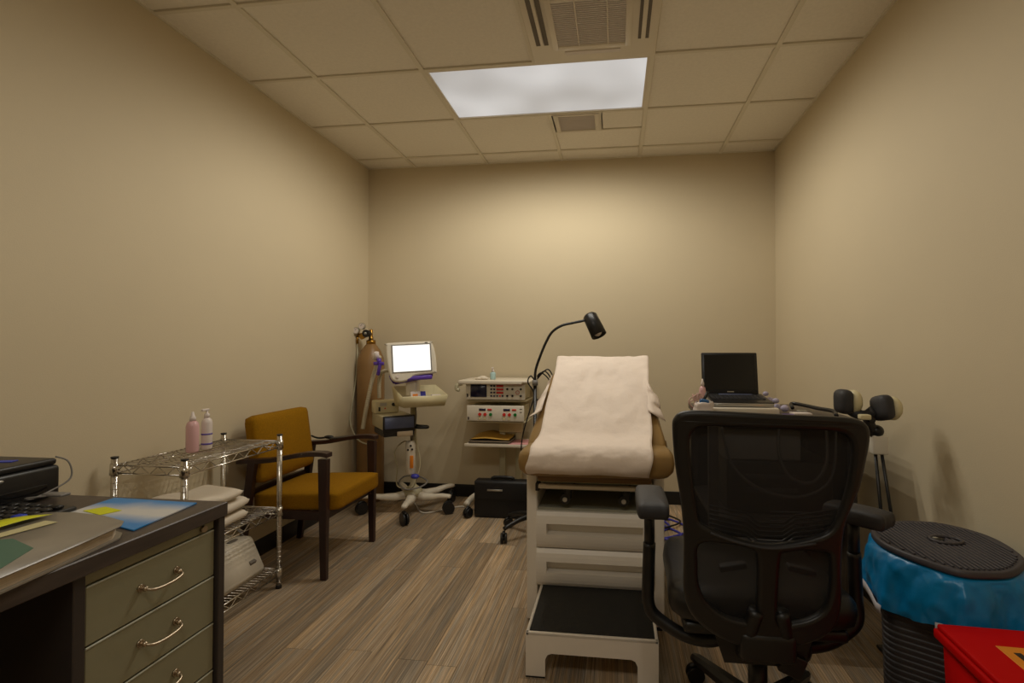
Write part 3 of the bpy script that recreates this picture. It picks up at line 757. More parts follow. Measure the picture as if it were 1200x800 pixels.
# console box on the cart's left arm
M['sticker'] = mat('tan_sticker', (186, 166, 138), .6)
ct = thing('console_unit', 'grey console with slate blue front on left of rolling cart', 'console', (-1.55, 3.55, .61))
Rc = Matrix.Translation((-1.588, 3.40, -.070)) @ rz(.68) @ Matrix.Translation((1.795, -3.435, 0))
MB().box((-1.79, 3.45, .695), (-1.575, 3.78, .792), .006, 2).xf(Rc).build('housing', M['beige_dark'], ct)
fp = MB().box((-1.795, 3.435, .680), (-1.57, 3.452, .797), .004, 2).xf(Rc).build('front_frame', M['black_pl'], ct)
MB().box((-1.785, 3.431, .708), (-1.58, 3.436, .786), .002, 1).xf(Rc).build('front_panel', M['blue_panel'], fp)
MB().box((-1.79, 3.44, .652), (-1.575, 3.72, .694), .006, 2).xf(Rc).build('base_frame', M['black_pl'], ct)
MB().box((-1.70, 3.425, .650), (-1.59, 3.434, .686), .002, 1).xf(Rc).build('sticker', M['sticker'], ct)
MB().box((-1.56, 3.60, .648), (-1.46, 3.66, .662), .004).build('side_arm', M['black_pl'], t)
ct = thing('control_box', 'small cream control box with black switch on the blue-fronted console', 'control box', (-1.63, 3.55, .757))
MB().box((-1.80, 3.655, .7925), (-1.625, 3.765, .885), .010, 3).xf(Rc).build('housing', M['cream'], ct)
MB().box((-1.775, 3.650, .810), (-1.762, 3.656, .840), .001, 1).xf(Rc).build('switch', M['black_pl'], ct)
MB().cyl((-1.668, 3.656, .855), (-1.668, 3.643, .855), .012, n=16).xf(Rc).build('knob', M['black_pl'], ct)
MB().box((-1.765, 3.6535, .846), (-1.715, 3.6555, .870)).xf(Rc).build('label_plate', M['silver'], ct)
MB().cyl((-1.728, 3.656, .828), (-1.728, 3.650, .828), .005, n=12).xf(Rc).build('red_light', M['red_btn'], ct)
# breathing hoses
def ribbed(pts, r, k, name, m, parent):
    P = catmull([Vector(p) for p in pts], k); b = MB(); b.tube(P, r, 10)
    for i in range(0, len(P)-1, 1):
        b.cyl(P[i], P[i]+(P[i+1]-P[i])*.45, r*1.12, n=10)
    return b.build(name, m, parent)
ht = thing('breathing_hose', 'pale corrugated breathing hose with purple clip rising in front of cylinder', 'hose', (-1.80, 3.62, .62))
ribbed([(-1.86, 3.64, .60), (-1.855, 3.68, .74), (-1.83, 3.72, .95), (-1.775, 3.69, 1.08), (-1.74, 3.66, 1.14)], .014, 14, 'hose', M['hose'], ht)
ribbed([(-1.79, 3.76, .82), (-1.78, 3.74, .95), (-1.73, 3.68, 1.02), (-1.62, 3.60, 1.04)], .013, 12, 'hose', M['hose'], ht)
MB().cyl((-1.765, 3.625, 1.13), (-1.73, 3.615, 1.125), .018, n=14).cyl((-1.745, 3.62, 1.12), (-1.735, 3.60, 1.17), .022, .017, n=14).build('connector', M['bottle_white'], ht)
MB().box((-1.755, 3.585, 1.075), (-1.675, 3.605, 1.10), .006).box((-1.725, 3.585, 1.0), (-1.70, 3.60, 1.085), .006, rot=ry(.2)).cyl((-1.715, 3.60, 1.08), (-1.715, 3.60, 1.125), .016, n=14).build('purple_clip', M['purple'], ht)

# ------------------------------------------------------------------ nerve stimulator cart
t = thing('instrument_cart', 'white rolling instrument stand with open shelves against the back wall', 'medical cart', (-.87, 3.8, 0))
MB().box((-1.135, 3.66, .948), (-.60, 4.03, .966), .006, 2).box((-1.135, 3.655, .938), (-.665, 3.672, .965), .005, 2).build('top_shelf', M['white_metal'], t)
MB().tube([(-1.11, 3.68, .94), (-1.145, 3.67, .93), (-1.15, 3.67, .90), (-1.13, 3.67, .895)], .014, 8, smooth_path=4).build('side_hook', M['clear_tube'], t)
MB().box((-1.10, 3.70, .478), (-.62, 4.0, .492), .004, 2).box((-1.10, 3.695, .478), (-.62, 3.705, .50), .003).build('lower_shelf', M['white_metal'], t)
MB().box((-1.085, 3.72, .808), (-.64, 4.0, .818), .003).build('middle_shelf', M['beige_dark'], t)
MB().box((-1.085, 3.72, .652), (-.64, 4.0, .662), .003).build('middle_shelf', M['beige_dark'], t)
for x0 in (-.86, -.735): MB().box((x0-.022, 3.90, .10), (x0+.022, 3.94, .95), .005).build('column', M['beige_dark'], t)
MB().box((-.88, 3.88, .56), (-.70, 3.90, .66), .004).build('back_bracket', M['cream'], t)
MB().tube([(-1.055, 3.60, .085), (-1.035, 3.74, .105), (-.95, 3.86, .12), (-.86, 3.92, .12)], .022, 10, smooth_path=4).tube([(-.60, 3.60, .10), (-.65, 3.75, .115), (-.735, 3.92, .12)], .024, 10, smooth_path=4).box((-.90, 3.88, .095), (-.70, 3.96, .14), .01).build('base', M['white_metal'], t)
for q in ((-1.035, 3.575), (-.60, 3.62)): caster(t, q[0], q[1], 1.2, .034)
def stim(z0, z1, x0, x1, label):
    u = thing('stimulator', label, 'instrument', ((x0+x1)/2, 3.85, z0))
    MB().box((x0+.01, 3.715, z0), (x1-.01, 3.98, z1-.004), .004, 2).build('case', M['beige_dark'], u)
    f = MB().box((x0, 3.700, z0), (x1, 3.716, z1), .003, 2).build('faceplate', M['ivory'], u)
    return u, f
u, f = stim(.823, .947, -1.09, -.648, 'upper white nerve stimulator with dark display and red keypad')
W_ = .442; X0 = -1.09
MB().box((X0+.036, 3.697, .842), (X0+.158, 3.7015, .935), .001, 1).build('display', M['navy'], f)
for r_ in range(4):
    zz = .924-r_*.0242
    for c_ in range(2): MB().box((X0+.185+c_*.022, 3.696, zz-.006), (X0+.200+c_*.022, 3.7012, zz+.006), .001, 1).build('key', M['navy'], f)
    if r_ < 3: MB().box((X0+.230, 3.696, zz-.008), (X0+.282, 3.7012, zz+.008), .001, 1).build('key', M['red_btn'], f)
    else:
        for c_ in range(3): MB().box((X0+.230+c_*.02, 3.696, zz-.006), (X0+.243+c_*.02, 3.7012, zz+.006), .001, 1).build('key', M['navy'] if c_ != 1 else M['red_btn'], f)
for q in ((.312, .902), (.350, .902), (.312, .853), (.350, .853), (.412, .902), (.412, .853)): MB().cyl((X0+q[0], 3.702, q[1]), (X0+q[0], 3.690, q[1]), .0075, n=14).build('socket', M['black_pl'], f)
MB().tube([(X0+.387+.013*math.cos(a*PI/6), 3.6985, .878+.013*math.sin(a*PI/6)) for a in range(12)], .0018, 6, closed=True).build('ring_mark', M['red_btn'], f)
MB().box((X0+.008, 3.698, .842), (X0+.018, 3.7015, .866)).build('badge', M['ink'], f)
MB().box((X0+.30, 3.699, .932), (X0+.43, 3.7005, .934)).build('print_line', M['red_btn'], f)
MB().box((X0+.205, 3.7, .9475), (X0+.36, 3.703, .949)).build('print_line', M['ink'], f)
u, f = stim(.667, .780, -1.082, -.655, 'lower white stimulator with red and green round buttons')
X0 = -1.082
for bx in (0, .182):
    MB().box((X0+.092+bx, 3.697, .742), (X0+.142+bx, 3.7015, .758), .001, 1).build('display', M['navy'], f)
    MB().box((X0+.156+bx, 3.697, .744), (X0+.188+bx, 3.7015, .757), .001, 1).build('display', M['red_btn'], f, label='red display')
    for dx, mm in ((.099, 'red_btn'), (.138, 'red_btn'), (.180, 'green_btn')):
        MB().cyl((X0+dx+bx, 3.702, .716), (X0+dx+bx, 3.690, .716), .0115, n=16).build('button', M[mm], f, label='green button' if mm == 'green_btn' else None)
    for dx in (.099, .135):
        MB().cyl((X0+dx+bx, 3.702, .688), (X0+dx+bx, 3.694, .688), .010, n=14).build('socket', M['cream'], f)
MB().box((X0+.008, 3.698, .675), (X0+.018, 3.7015, .695)).build('badge', M['ink'], f)
for zz in (.757, .735): MB().box((X0+.395, 3.698, zz-.002), (X0+.412, 3.7012, zz+.002)).build('print_line', M['ink'], f)
M['dark_cover'] = mat('dark_cover', (44, 40, 40), .5)
# on the stand
bottle('gel_bottle', -.905, 3.78, .967, .021, .055, M['cyan_liquid'], .03, 'pump', 'small clear bottle of blue gel standing on the instrument stand top')
cw = MB()
for q in ((-1.0, 3.74, .012), (-.975, 3.75, .017), (-.955, 3.74, .013), (-1.02, 3.75, .009)): cw.ball((q[0], q[1], .966+q[2]*.8), q[2]*1.5, (1.3, 1, .6))
tag(cw.build('crumpled_tissue', M['towel'], origin=(-.98, 3.74, .966)), 'crumpled white tissue beside the gel bottle on the stand', 'tissue')
for k, (z, dx) in enumerate(((.492, 0), (.508, .008))):
    bi = thing('binder', ['dark covered binder at bottom of the lower shelf pile', 'dark covered binder just under the yellow envelope'][k], 'binder', (-.9, 3.83, z), 'binders on the instrument stand lower shelf')
    MB().box((-1.075+dx, 3.712, z+.0005), (-.765+dx, 3.95, z+.003)).box((-1.075+dx, 3.712, z+.012), (-.765+dx, 3.95, z+.0150)).build('cover', M['dark_cover'], bi)
    MB().box((-1.07+dx, 3.716, z+.003), (-.77+dx, 3.945, z+.012)).build('pages', M['pages'], bi)
P = []
for i in range(9):
    row = []
    for j in range(9):
        x = -1.055+.285*i/8; y = 3.72+.24*j/8
        row.append((x, y, .527+.030*math.exp(-((i-3)/2.5)**2)*(.3+.7*j/8)))
    P.append(row)
tag(MB().grid(P, M['yellow_env'], -.003).build('envelope', M['yellow_env'], origin=(-.9, 3.84, .524)), 'bulging mustard yellow envelope on top of the binders', 'envelope')
tag(MB().box((-.79, 3.71, .4925), (-.64, 3.90, .502), .001, rot=rz(.15)).build('pink_forms', M['pink'], origin=(-.72, 3.8, .4925)), 'pink paper forms beside the binders on the stand', 'paper')

# ------------------------------------------------------------------ black case on the floor
t = thing('briefcase', 'black hard-sided case with silver badge on floor before instrument stand', 'case', (-.82, 3.62, 0))
MB().box((-.995, 3.585, 0.002), (-.58, 3.68, .262), .014, 3).build('body', M['case'], t)
MB().box((-.99, 3.572, .13), (-.585, 3.59, .258), .010, 3).build('flap', M['case'], t)
MB().tube([(-.87, 3.63, .258), (-.86, 3.63, .278), (-.73, 3.63, .278), (-.72, 3.63, .258)], .011, 10, smooth_path=3).build('handle', M['black_pl'], t)
MB().box((-.895, 3.568, .195), (-.785, 3.573, .207), .001, 1).build('badge', M['silver'], t)

# ------------------------------------------------------------------ gooseneck lamp
t = thing('gooseneck_lamp', 'black gooseneck examination lamp on a five-legged caster base', 'lamp', (-.51, 3.30, 0))
lx, ly = -.512, 3.30
for k in range(5):
    a = math.radians(150+72*k); d = Vector((math.cos(a), math.sin(a), 0))
    R_ = .23
    lg = MB().tube([(lx, ly, .13), (lx+d.x*R_*.5, ly+d.y*R_*.5, .12), (lx+d.x*R_, ly+d.y*R_, .085)], [.020, .013], 8, smooth_path=4).build('leg', M['black_pl'], t)
    caster(lg, lx+d.x*R_, ly+d.y*R_, a+1.0, .030)
MB().lathe([(.03, .10), (.03, .16), (.012, .17), (.012, .98)], (lx, ly, 0), 16).build('pole', M['black_pl'], t)
MB().cyl((lx, ly, .96), (lx, ly, .995), .019, n=16).build('clamp', M['grey_pl'], t)
MB().tube([(lx, ly, .99), (lx+.004, ly, 1.06), (-.478, ly, 1.15), (-.44, ly, 1.24), (-.40, ly, 1.305), (-.34, ly, 1.345), (-.27, ly, 1.362), (-.19, ly, 1.378)], .0085, 10, smooth_path=8).build('gooseneck', M['black_pl'], t)
hd = Vector((-.130, ly, 1.345)); ax_ = Vector((.42, -.30, -.86)).normalized()
q = Vector((0, 0, 1)).rotation_difference(ax_).to_matrix().to_4x4()
MB().lathe([(.012, -.085), (.034, -.083), (.046, -.07), (.050, .075), (.047, .075), (.042, -.06)], hd, 28, rot=q).build('lamp_head', M['black_pl'], t)
MB().ball(hd+ax_*.045, .03, m=None).build('bulb', M['bottle_white'], t)
cc = MB()
for k in range(3):
    cc.tube([(lx+.01, ly+.02, 1.02-.01*k), (lx+.04+.02*k, ly+.02, 1.04+.012*k), (lx+.09+.015*k, ly+.03, .99), (lx+.10+.01*k, ly+.03, .90), (lx+.05, ly+.03, .85+.01*k), (lx-.005, ly+.02, .87)], .0042, 8, smooth_path=7)
cc.tube([(lx, ly+.02, .98), (lx-.03, ly+.02, 1.02), (lx-.05, ly+.02, .98), (lx-.01, ly+.02, .90), (lx-.04, ly+.0, .78), (lx-.075, ly, .66), (lx-.09, ly, .55), (lx-.08, ly+.02, .40)], .0045, 8, smooth_path=7)
cc.build('cable_coil', M['cable'], t)

# ------------------------------------------------------------------ examination table
t = thing('examination_table', 'cream examination table with two drawers, raised tan backrest and pull-out step', 'examination table', (-.09, 2.6, 0))
TX0, TX1, TY0, TY1 = -.388, .208, 2.26, 2.98
MB().box((TX0, TY0, .012), (TX0+.048, TY1, .668), .008, 3).build('side_panel', M['table_white'], t)
MB().box((TX1-.048, TY0, .012), (TX1, TY1, .668), .008, 3).build('side_panel', M['table_white'], t)
MB().box((TX0-.006, TY0-.006, .660), (TX0+.056, TY1, .680), .005, 2).box((TX1-.056, TY0-.006, .660), (TX1+.006, TY1, .680), .005, 2).build('side_cap', M['table_white'], t)
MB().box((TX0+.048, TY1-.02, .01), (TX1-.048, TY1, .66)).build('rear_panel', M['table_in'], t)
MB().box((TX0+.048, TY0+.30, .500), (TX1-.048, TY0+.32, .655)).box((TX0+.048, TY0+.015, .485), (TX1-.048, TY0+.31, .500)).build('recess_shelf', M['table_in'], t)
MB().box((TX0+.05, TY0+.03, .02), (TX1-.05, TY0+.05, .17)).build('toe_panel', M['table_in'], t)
MB().box((TX0+.01, TY0, 0), (TX0+.04, TY0+.04, .014)).box((TX1-.04, TY0, 0), (TX1-.01, TY0+.04, .014)).box((TX0+.01, TY1-.05, 0), (TX0+.04, TY1-.01, .014)).box((TX1-.04, TY1-.05, 0), (TX1-.01, TY1-.01, .014)).build('foot', M['black_pl'], t)
for z0, z1 in ((.332, .488), (.168, .326)):
    x0, x1 = TX0+.046, TX1-.046
    # bulging drawer front with a recessed pull: four bands round the recess
    def bulge(z): return .022*math.sin(max(0, min(1, (z-z0)/(z1-z0)))*PI)**.6
    rx0, rx1, rz0, rz1 = x0+.045, x1-.045, z0+.062, z0+.108
    b = MB()
    zl = [z0+(z1-z0)*k/10 for k in range(11)]
    zl = sorted(set([round(v, 5) for v in zl]+[round(rz0, 5), round(rz1, 5)]))
    xl = [x0, rx0, rx1, x1]
    bm_ = bmesh.new()
    def V(x, z, dep=0): return (x, TY0-.004-bulge(z)+dep, z)
    for i in range(3):
        for a, c in zip(zl, zl[1:]):
            if i == 1 and a >= rz0-1e-6 and c <= rz1+1e-6: continue
            bm_.faces.new([bm_.verts.new(V(*q)) for q in ((xl[i], a), (xl[i+1], a), (xl[i+1], c), (xl[i], c))])
    dd = .028
    bm_.faces.new([bm_.verts.new((p[0], TY0+dd, p[1])) for p in ((rx0, rz0), (rx1, rz0), (rx1, rz1), (rx0, rz1))])
    for (xa, za), (xb, zb) in (((rx0, rz0), (rx1, rz0)), ((rx1, rz0), (rx1, rz1)), ((rx1, rz1), (rx0, rz1)), ((rx0, rz1), (rx0, rz0))):
        bm_.faces.new([bm_.verts.new(p) for p in ((xa, TY0-.004-bulge(za), za), (xb, TY0-.004-bulge(zb), zb), (xb, TY0+dd, zb), (xa, TY0+dd, za))])
    bm_.faces.new([bm_.verts.new(p) for p in ((x0, TY0-.004, z1), (x1, TY0-.004, z1), (x1, TY0+.03, z1), (x0, TY0+.03, z1))])
    bm_.faces.new([bm_.verts.new(p) for p in ((x0, TY0-.004, z0), (x0, TY0+.03, z0), (x1, TY0+.03, z0), (x1, TY0-.004, z0))])
    for xx in (x0, x1):
        for a, c in zip(zl, zl[1:]): bm_.faces.new([bm_.verts.new(p) for p in ((xx, TY0-.004-bulge(a), a), (xx, TY0-.004-bulge(c), c), (xx, TY0+.03, c), (xx, TY0+.03, a))])
    bmesh.ops.remove_doubles(bm_, verts=bm_.verts, dist=1e-5)
    b._merge(bm_, 0, False); bmesh.ops.recalc_face_normals(b.bm, faces=b.bm.faces)
    dr = b.build('drawer', M['table_white'], t)
    MB().box((rx0+.002, TY0+.012, rz1-.010), (rx1-.002, TY0+.026, rz1-.001)).build('pull_lip', M['beige_dark'], dr)
# upper front: rail, support boards and leg-rest hinges
MB().box((TX0+.060, TY0-.055, .600), (TX1-.060, TY0-.025, .616), .003).build('front_rail', M['white_metal'], t)
MB().box((TX0+.045, TY0-.04, .585), (TX0+.062, TY0+.02, .618), .002).box((TX1-.062, TY0-.04, .585), (TX1-.045, TY0+.02, .618), .002).build('rail_bracket', M['black_pl'], t)
MB().box((TX0+.055, TY0-.05, .628), (TX1-.055, TY0+.5, .662), .012, 3).build('leg_extension', M['tan_dark'], t)
MB().box((TX0+.05, TY0+.0, .615), (TX1-.05, TY0+.30, .626)).build('support_board', M['cream'], t)
for sx in (-.205, .048):
    s = MB().box((sx-.016, TY0-.01, .545), (sx+.016, TY0+.03, .598), .006, 2).cyl((sx-.012, TY0-.012, .545), (sx-.012, TY0+.015, .545), .022, n=20)
    so = s.build('stirrup_hinge', M['black_pl'], t)
    MB().cyl((sx-.012, TY0-.018, .545), (sx-.012, TY0-.011, .545), .010, n=16).build('bolt', M['silver'], so)
    MB().tube([(sx, TY0+.02, .560), (sx+.03, TY0+.22, .585)], .008, 8).build('stirrup_bar', M['gas'], t)
# step
sb = MB()
sb.box((-.327, 1.885, .150), (-.315, 2.28, .164), .003).box((.140, 1.885, .150), (.152, 2.28, .164), .003).box((-.327, 1.885, .150), (.152, 1.897, .164), .003)
sb.box((-.327, 1.89, .10), (-.315, 2.28, .155)).box((.140, 1.89, .10), (.152, 2.28, .155)).box((-.32, 1.895, .145), (.145, 2.28, .152))
arch = [(-.327, 0), (-.255, 0), (-.255, .062), (-.247, .080), (-.232, .086), (.056, .086), (.070, .080), (.078, .062), (.078, 0), (.152, 0), (.152, .158), (-.327, .158)]
sb.prism(arch, .014, None, Matrix.Translation((0, 1.899, .004)) @ rx(PI/2))
st = sb.build('step', M['table_white'], t)
for x0, x1 in ((-.327, -.255), (.078, .152)): MB().box((x0+.001, 1.884, 0), (x1-.001, 1.90, .0055)).build('foot_strip', M['black_pl'], st)
MB().box((-.314, 1.898, .152), (.139, 2.275, .166), .003).build('step_mat', M['mat'], st)

# cushions
def pad(name, outline, thick, m, parent, xf, puff=.02):
    """outline: closed XY polygon; round-edged pad of given thickness"""
    pts = catmull2(outline, 5); c = Vector((sum(p[0] for p in pts)/len(pts), sum(p[1] for p in pts)/len(pts)))
    rings = []
    prof = [(.0, -thick/2), (.7, -thick/2), (.93, -thick*.48), (.985, -thick*.3), (1, 0), (.985, thick*.3), (.93, thick*.46), (.7, thick*.5+puff*.4), (.35, thick*.5+puff*.85), (.0, thick*.5+puff)]
    P = []
    for s_, z_ in prof:
        P.append([(c.x+(p[0]-c.x)*max(s_, .001), c.y+(p[1]-c.y)*max(s_, .001), z_) for p in pts])
    mb = MB(); mb.grid(P, None, closed_u=True); bmesh.ops.remove_doubles(mb.bm, verts=mb.bm.verts, dist=.0015)
    bmesh.ops.recalc_face_normals(mb.bm, faces=mb.bm.faces); mb.xf(xf); return mb.build(name, m, parent)
pad('seat', [(-.30, -.19), (-.1, -.205), (.13, -.205), (.30, -.18), (.325, -.05), (.305, .12), (.28, .27), (-.28, .27), (-.305, .12), (-.325, -.05)], .105, M['tan'], t, Matrix.Translation((-.082, 2.30, .728)), .012)
pad('backrest', [(-.30, -.33), (-.15, -.34), (.15, -.34), (.30, -.33), (.295, -.15), (.265, .1), (.235, .27), (.15, .33), (-.15, .33), (-.235, .27), (-.265, .1), (-.295, -.15)], .08, M['tan'], t,
    Matrix.Translation((-.085, 2.575, .915)) @ rx(math.radians(33)), .012)
MB().box((-.25, 2.38, .69), (.09, 2.42, .73)).tube([(-.08, 2.75, .67), (-.08, 2.78, .90)], .02, 8).build('backrest_support', M['gas'], t)
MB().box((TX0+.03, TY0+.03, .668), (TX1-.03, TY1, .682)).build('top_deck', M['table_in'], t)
MB().tube([(-.385, 2.20, .71), (-.375, 2.18, .69), (-.34, 2.18, .675), (-.30, 2.19, .675)], .006, 8, smooth_path=5).build('cord', M['cable'], t)

# the paper sheet
prof = [(2.20, .667), (2.135, .672), (2.098, .690), (2.076, .715), (2.074, .745), (2.09, .775), (2.125, .795), (2.20, .806), (2.28, .822), (2.36, .865), (2.46, .925), (2.58, 1.000), (2.70, 1.075), (2.785, 1.125), (2.835, 1.150), (2.862, 1.150), (2.885, 1.125), (2.895, 1.05), (2.90, .95)]
P = []
pp = catmull([Vector((0, a, b)) for a, b in prof], 6)
for i, p in enumerate(pp):
    v = i/(len(pp)-1); row = []
    for j in range(41):
        u = j/40
        xl_ = -.362+.052*min(1, max(0, (v-.1)/.65))+.004*math.sin(v*31); xr_ = .136+.040*min(1, max(0, (v-.1)/.65))+.003*math.sin(v*27+1)
        x = xl_+(xr_-xl_)*u
        n_ = noise.noise(Vector((x*9, p.y*7, p.z*7)))*.013+noise.noise(Vector((x*28, p.y*24, p.z*24)))*.0055
        n_ += .006*math.exp(-((u-.42-.25*(v-.6))/.05)**2)*max(0, math.sin((v-.3)*PI*1.6))
        if v < .35: n_ += .006*abs(noise.noise(Vector((x*40, p.z*45, 3))))*(1-u*.7)
        row.append((x, p.y-n_*.7-.004, p.z+n_*.6+.004))
    P.append(row)
tag(MB().grid(P, M['paper'], .0012).build('paper_sheet', M['paper'], origin=(-.1, 2.5, .82)), 'white disposable paper sheet draped over the examination table backrest', 'paper')
def flap(root_hi, root_lo, tip_hi, tip_lo, seed, label):
    rh, rl, th, tl = map(Vector, (root_hi, root_lo, tip_hi, tip_lo)); P = []
    for i in range(15):
        u = i/14; row = []
        for j in range(17):
            v = j/16; p = (rh*(1-v)+rl*v)*(1-u)+(th*(1-v)+tl*v)*u
            f = math.sin(v*17+seed+u*1.5)*.010*(.3+u)+noise.noise(Vector((u*2, v*5, seed)))*.012
            row.append((p.x+.006*math.sin(v*9+seed)*u, p.y-f-.02*math.sin(u*PI), p.z+.008*math.sin(v*13+seed)*u))
        P.append(row)
    tag(MB().grid(P, M['paper'], .001).build('paper_flap', M['paper'], origin=tuple(rl)), label, 'paper')
flap((-.322, 2.66, 1.065), (-.348, 2.44, .905), (-.352, 2.62, 1.00), (-.405, 2.44, .865), 1.3, 'gathered end of paper hanging at left edge of the backrest')
flap((.160, 2.64, 1.045), (.150, 2.44, .915), (.188, 2.60, 1.00), (.232, 2.46, .868), 4.1, 'gathered end of paper hanging at right edge of the backrest')

# ------------------------------------------------------------------ equipment table at right with laptop
t = thing('equipment_table', 'dark equipment table behind the office chair carrying a laptop', 'table', (.75, 2.9, 0))
MB().box((.40, 2.34, .872), (1.03, 2.93, .900), .004, 2).build('table_top', M['laminate'], t)
for q in ((.43, 2.37), (1.00, 2.37), (.43, 2.90), (1.00, 2.90)): MB().box((q[0]-.02, q[1]-.02, 0), (q[0]+.02, q[1]+.02, .872), .003).build('leg', M['black_lam'], t)
MB().box((.42, 2.37, .44), (1.01, 2.90, .46), .003).build('lower_shelf', M['black_lam'], t)
MB().box((.45, 2.905, .1), (.98, 2.915, .872)).build('back_panel', M['black_lam'], t)
MB().box((1.008, 2.39, .1), (1.018, 2.88, .872)).build('side_panel', M['black_lam'], t)
pe = thing('recorder_unit', 'black electronic recorder unit on the equipment table lower shelf', 'instrument', (.75, 2.85, .46))
MB().box((.50, 2.42, .462), (.95, 2.82, .70), .01, 2).build('case', M['black_pl'], pe)
for zz in (.62, .56): MB().box((.58, 2.412, zz), (.80, 2.422, zz+.02), .002).build('slot', M['frame_black2'], pe)
hc_ = MB()
hc_.tube([(.46, 2.33, .86), (.50, 2.31, .70), (.62, 2.30, .60), (.78, 2.30, .58), (.90, 2.31, .66), (.93, 2.335, .86)], .006, 8, smooth_path=8)
hc_.tube([(.70, 2.335, .86), (.69, 2.31, .76), (.73, 2.30, .66), (.82, 2.30, .64), (.88, 2.31, .72), (.89, 2.335, .86)], .007, 8, smooth_path=8)
tag(hc_.build('hanging_leads', mat('lead_grey', (80, 78, 76), .5), origin=(.65, 2.32, .86)), 'loops of grey leads hanging off the equipment table behind the office chair', 'leads')
tag(MB().box((.49, 2.425, .7005), (.82, 2.80, .835), .008, 2).build('amplifier_unit', M['grey_pl'], origin=(.65, 2.6, .70)), 'dark grey amplifier on top of the black recorder under the table', 'instrument')
# white slab under laptop
tag(MB().box((.425, 2.44, .9005), (.735, 2.74, .931), .006, 2).build('base_unit', M['ivory'], origin=(.6, 2.6, .9005)), 'flat ivory base unit lying under the laptop', 'instrument')
lp = thing('laptop', 'open black laptop with dark screen on an ivory base unit', 'laptop', (.58, 2.58, .931))
Lt = Matrix.Translation((0, 2.46, .934)) @ rx(.10)
M['keys'] = mat('key_black', (34, 33, 36), .5)
lb = MB().box((.438, 0, 0), (.718, .225, .016), .004, 2).xf(Lt).build('base', M['silver'], lp)
MB().box((.446, .003, .014), (.719, .222, .020), .003, 1, smooth=False).xf(Lt).build('keyboard_deck', M['black_pl'], lb)
for r_ in range(5):
    for c_ in range(12): MB().box((.462+c_*.0202, .075+r_*.021, .0195), (.479+c_*.0202, .092+r_*.021, .0235), .0015, 1, smooth=False).xf(Lt).build('key', M['keys'], lb)
MB().box((.51, .190, .0195), (.67, .206, .0215), .001, 1).xf(Lt).build('speaker_strip', M['blue_panel'], lb)
MB().box((.50, .195, -.030), (.66, .215, .002)).xf(Lt).build('riser', M['black_pl'], lb)
Rl = Matrix.Translation((0, 2.688, .975)) @ rz(-.02) @ rx(math.radians(-10))
Rl2 = Matrix.Translation((-.010, 0, 0)) @ Rl
MB().box((.446, 0, -.004), (.717, .014, .208), .006, 2).xf(Rl2).build('lid', M['black_pl'], lp)
MB().box((.459, -.0015, .020), (.704, .001, .196)).xf(Rl2).build('screen', M['screen_off'], lp)
MB().box((.566, -.002, .008), (.598, .0005, .012)).xf(Rl2).build('badge', M['silver'], lp)
# clutter left of laptop
pb = thing('supply_bag', 'white plastic bag of supplies left of the laptop', 'bag', (.40, 2.40, .900))
P = []
for i in range(13):
    v = i/12; row = []
    for j in range(20):
        a = 2*PI*j/20; r_ = .052*(1-.25*v)+.010*noise.noise(Vector((math.cos(a)*2, math.sin(a)*2, v*3)))
        row.append((.395+r_*math.cos(a)*.95, 2.385+r_*math.sin(a)*.6, .9015+.06*v+.012*noise.noise(Vector((math.cos(a)*1.5+4, math.sin(a)*1.5, 2)))*v))
    P.append(row)
MB().grid(P, None, .001, closed_u=True).build('bag', M['bottle_white'], pb)
MB().box((.375, 2.365, .950), (.415, 2.395, .975), .008, 2, rot=ry(.2)).build('blue_cap', mat('teal_blue', (40, 90, 140), .4), pb)
MB().tube([(.385, 2.40, .95), (.405, 2.40, .985), (.415, 2.41, 1.005)], .007, 8).build('black_pen', M['black_pl'], pb)
bottle('dropper_bottle', .405-.018+.03, 2.56, .900, .016, .12, M['pink_liquid'], .035, 'cone', 'small pink bottle with pointed cap behind the supply bag')
t2 = MB()
for k in range(7):
    a = k*1.3
    t2.tube([(.385+.02*math.sin(a), 2.47, .905), (.355+.02*math.cos(a), 2.44, .935+.006*k), (.375+.025*math.sin(a*2), 2.45, .985+.01*math.cos(a)), (.40+.01*math.cos(a*2), 2.44, .95), (.37, 2.45, .91)], .0028, 6, smooth_path=5)
tag(t2.build('lead_wires', mat('lead_cream', (206, 170, 160), .5), origin=(.38, 2.45, .90)), 'tangle of thin pink and cream lead wires by the supply bag', 'wires')
for q, m_, nm, lb_ in (((.668, 2.362, .045, .038, .1), 'orange', 'card', 'small orange card on front edge of equipment table'),
                ((.745, 2.415, .05, .04, -.1), 'purple', 'card', 'purple card between orange and white cards on table'),
                ((.80, 2.46, .08, .055, .1), 'bottle_white', 'card', 'white card right of the purple card on table')):
    x_, y_, a_, b_, r_ = q
    tag(MB().box((x_, y_, .9005), (x_+a_, y_+b_, .905+.006*random.random()), .001, rot=rz(r_)).build(nm, M[m_], origin=(x_, y_, .9005)), lb_, 'card')
tag(MB().box((.628, 2.365, .9005), (.655, 2.40, .912), .004, rot=rz(.5)).build('grey_eraser', M['grey_pl'], origin=(.64, 2.38, .9005)), 'small grey block left of the orange card', 'block')
pr_ = MB()
for q in ((.735, 2.66, .978, .013), (.765, 2.60, .950, .014), (.79, 2.55, .920, .018), (.775, 2.62, .918, .018), (.755, 2.66, .945, .018)): pr_.ball(q[:3], q[3], (1.1, 1, .9))
tag(pr_.build('tissue_wads', mat('lilac_wad', (176, 168, 190), .6), origin=(.77, 2.60, .9005)), 'pale lilac crumpled wads right of the laptop', 'tissue')
sp = thing('strap', 'black strap lying over the right side of the equipment table', 'strap', (.95, 2.5, .90))
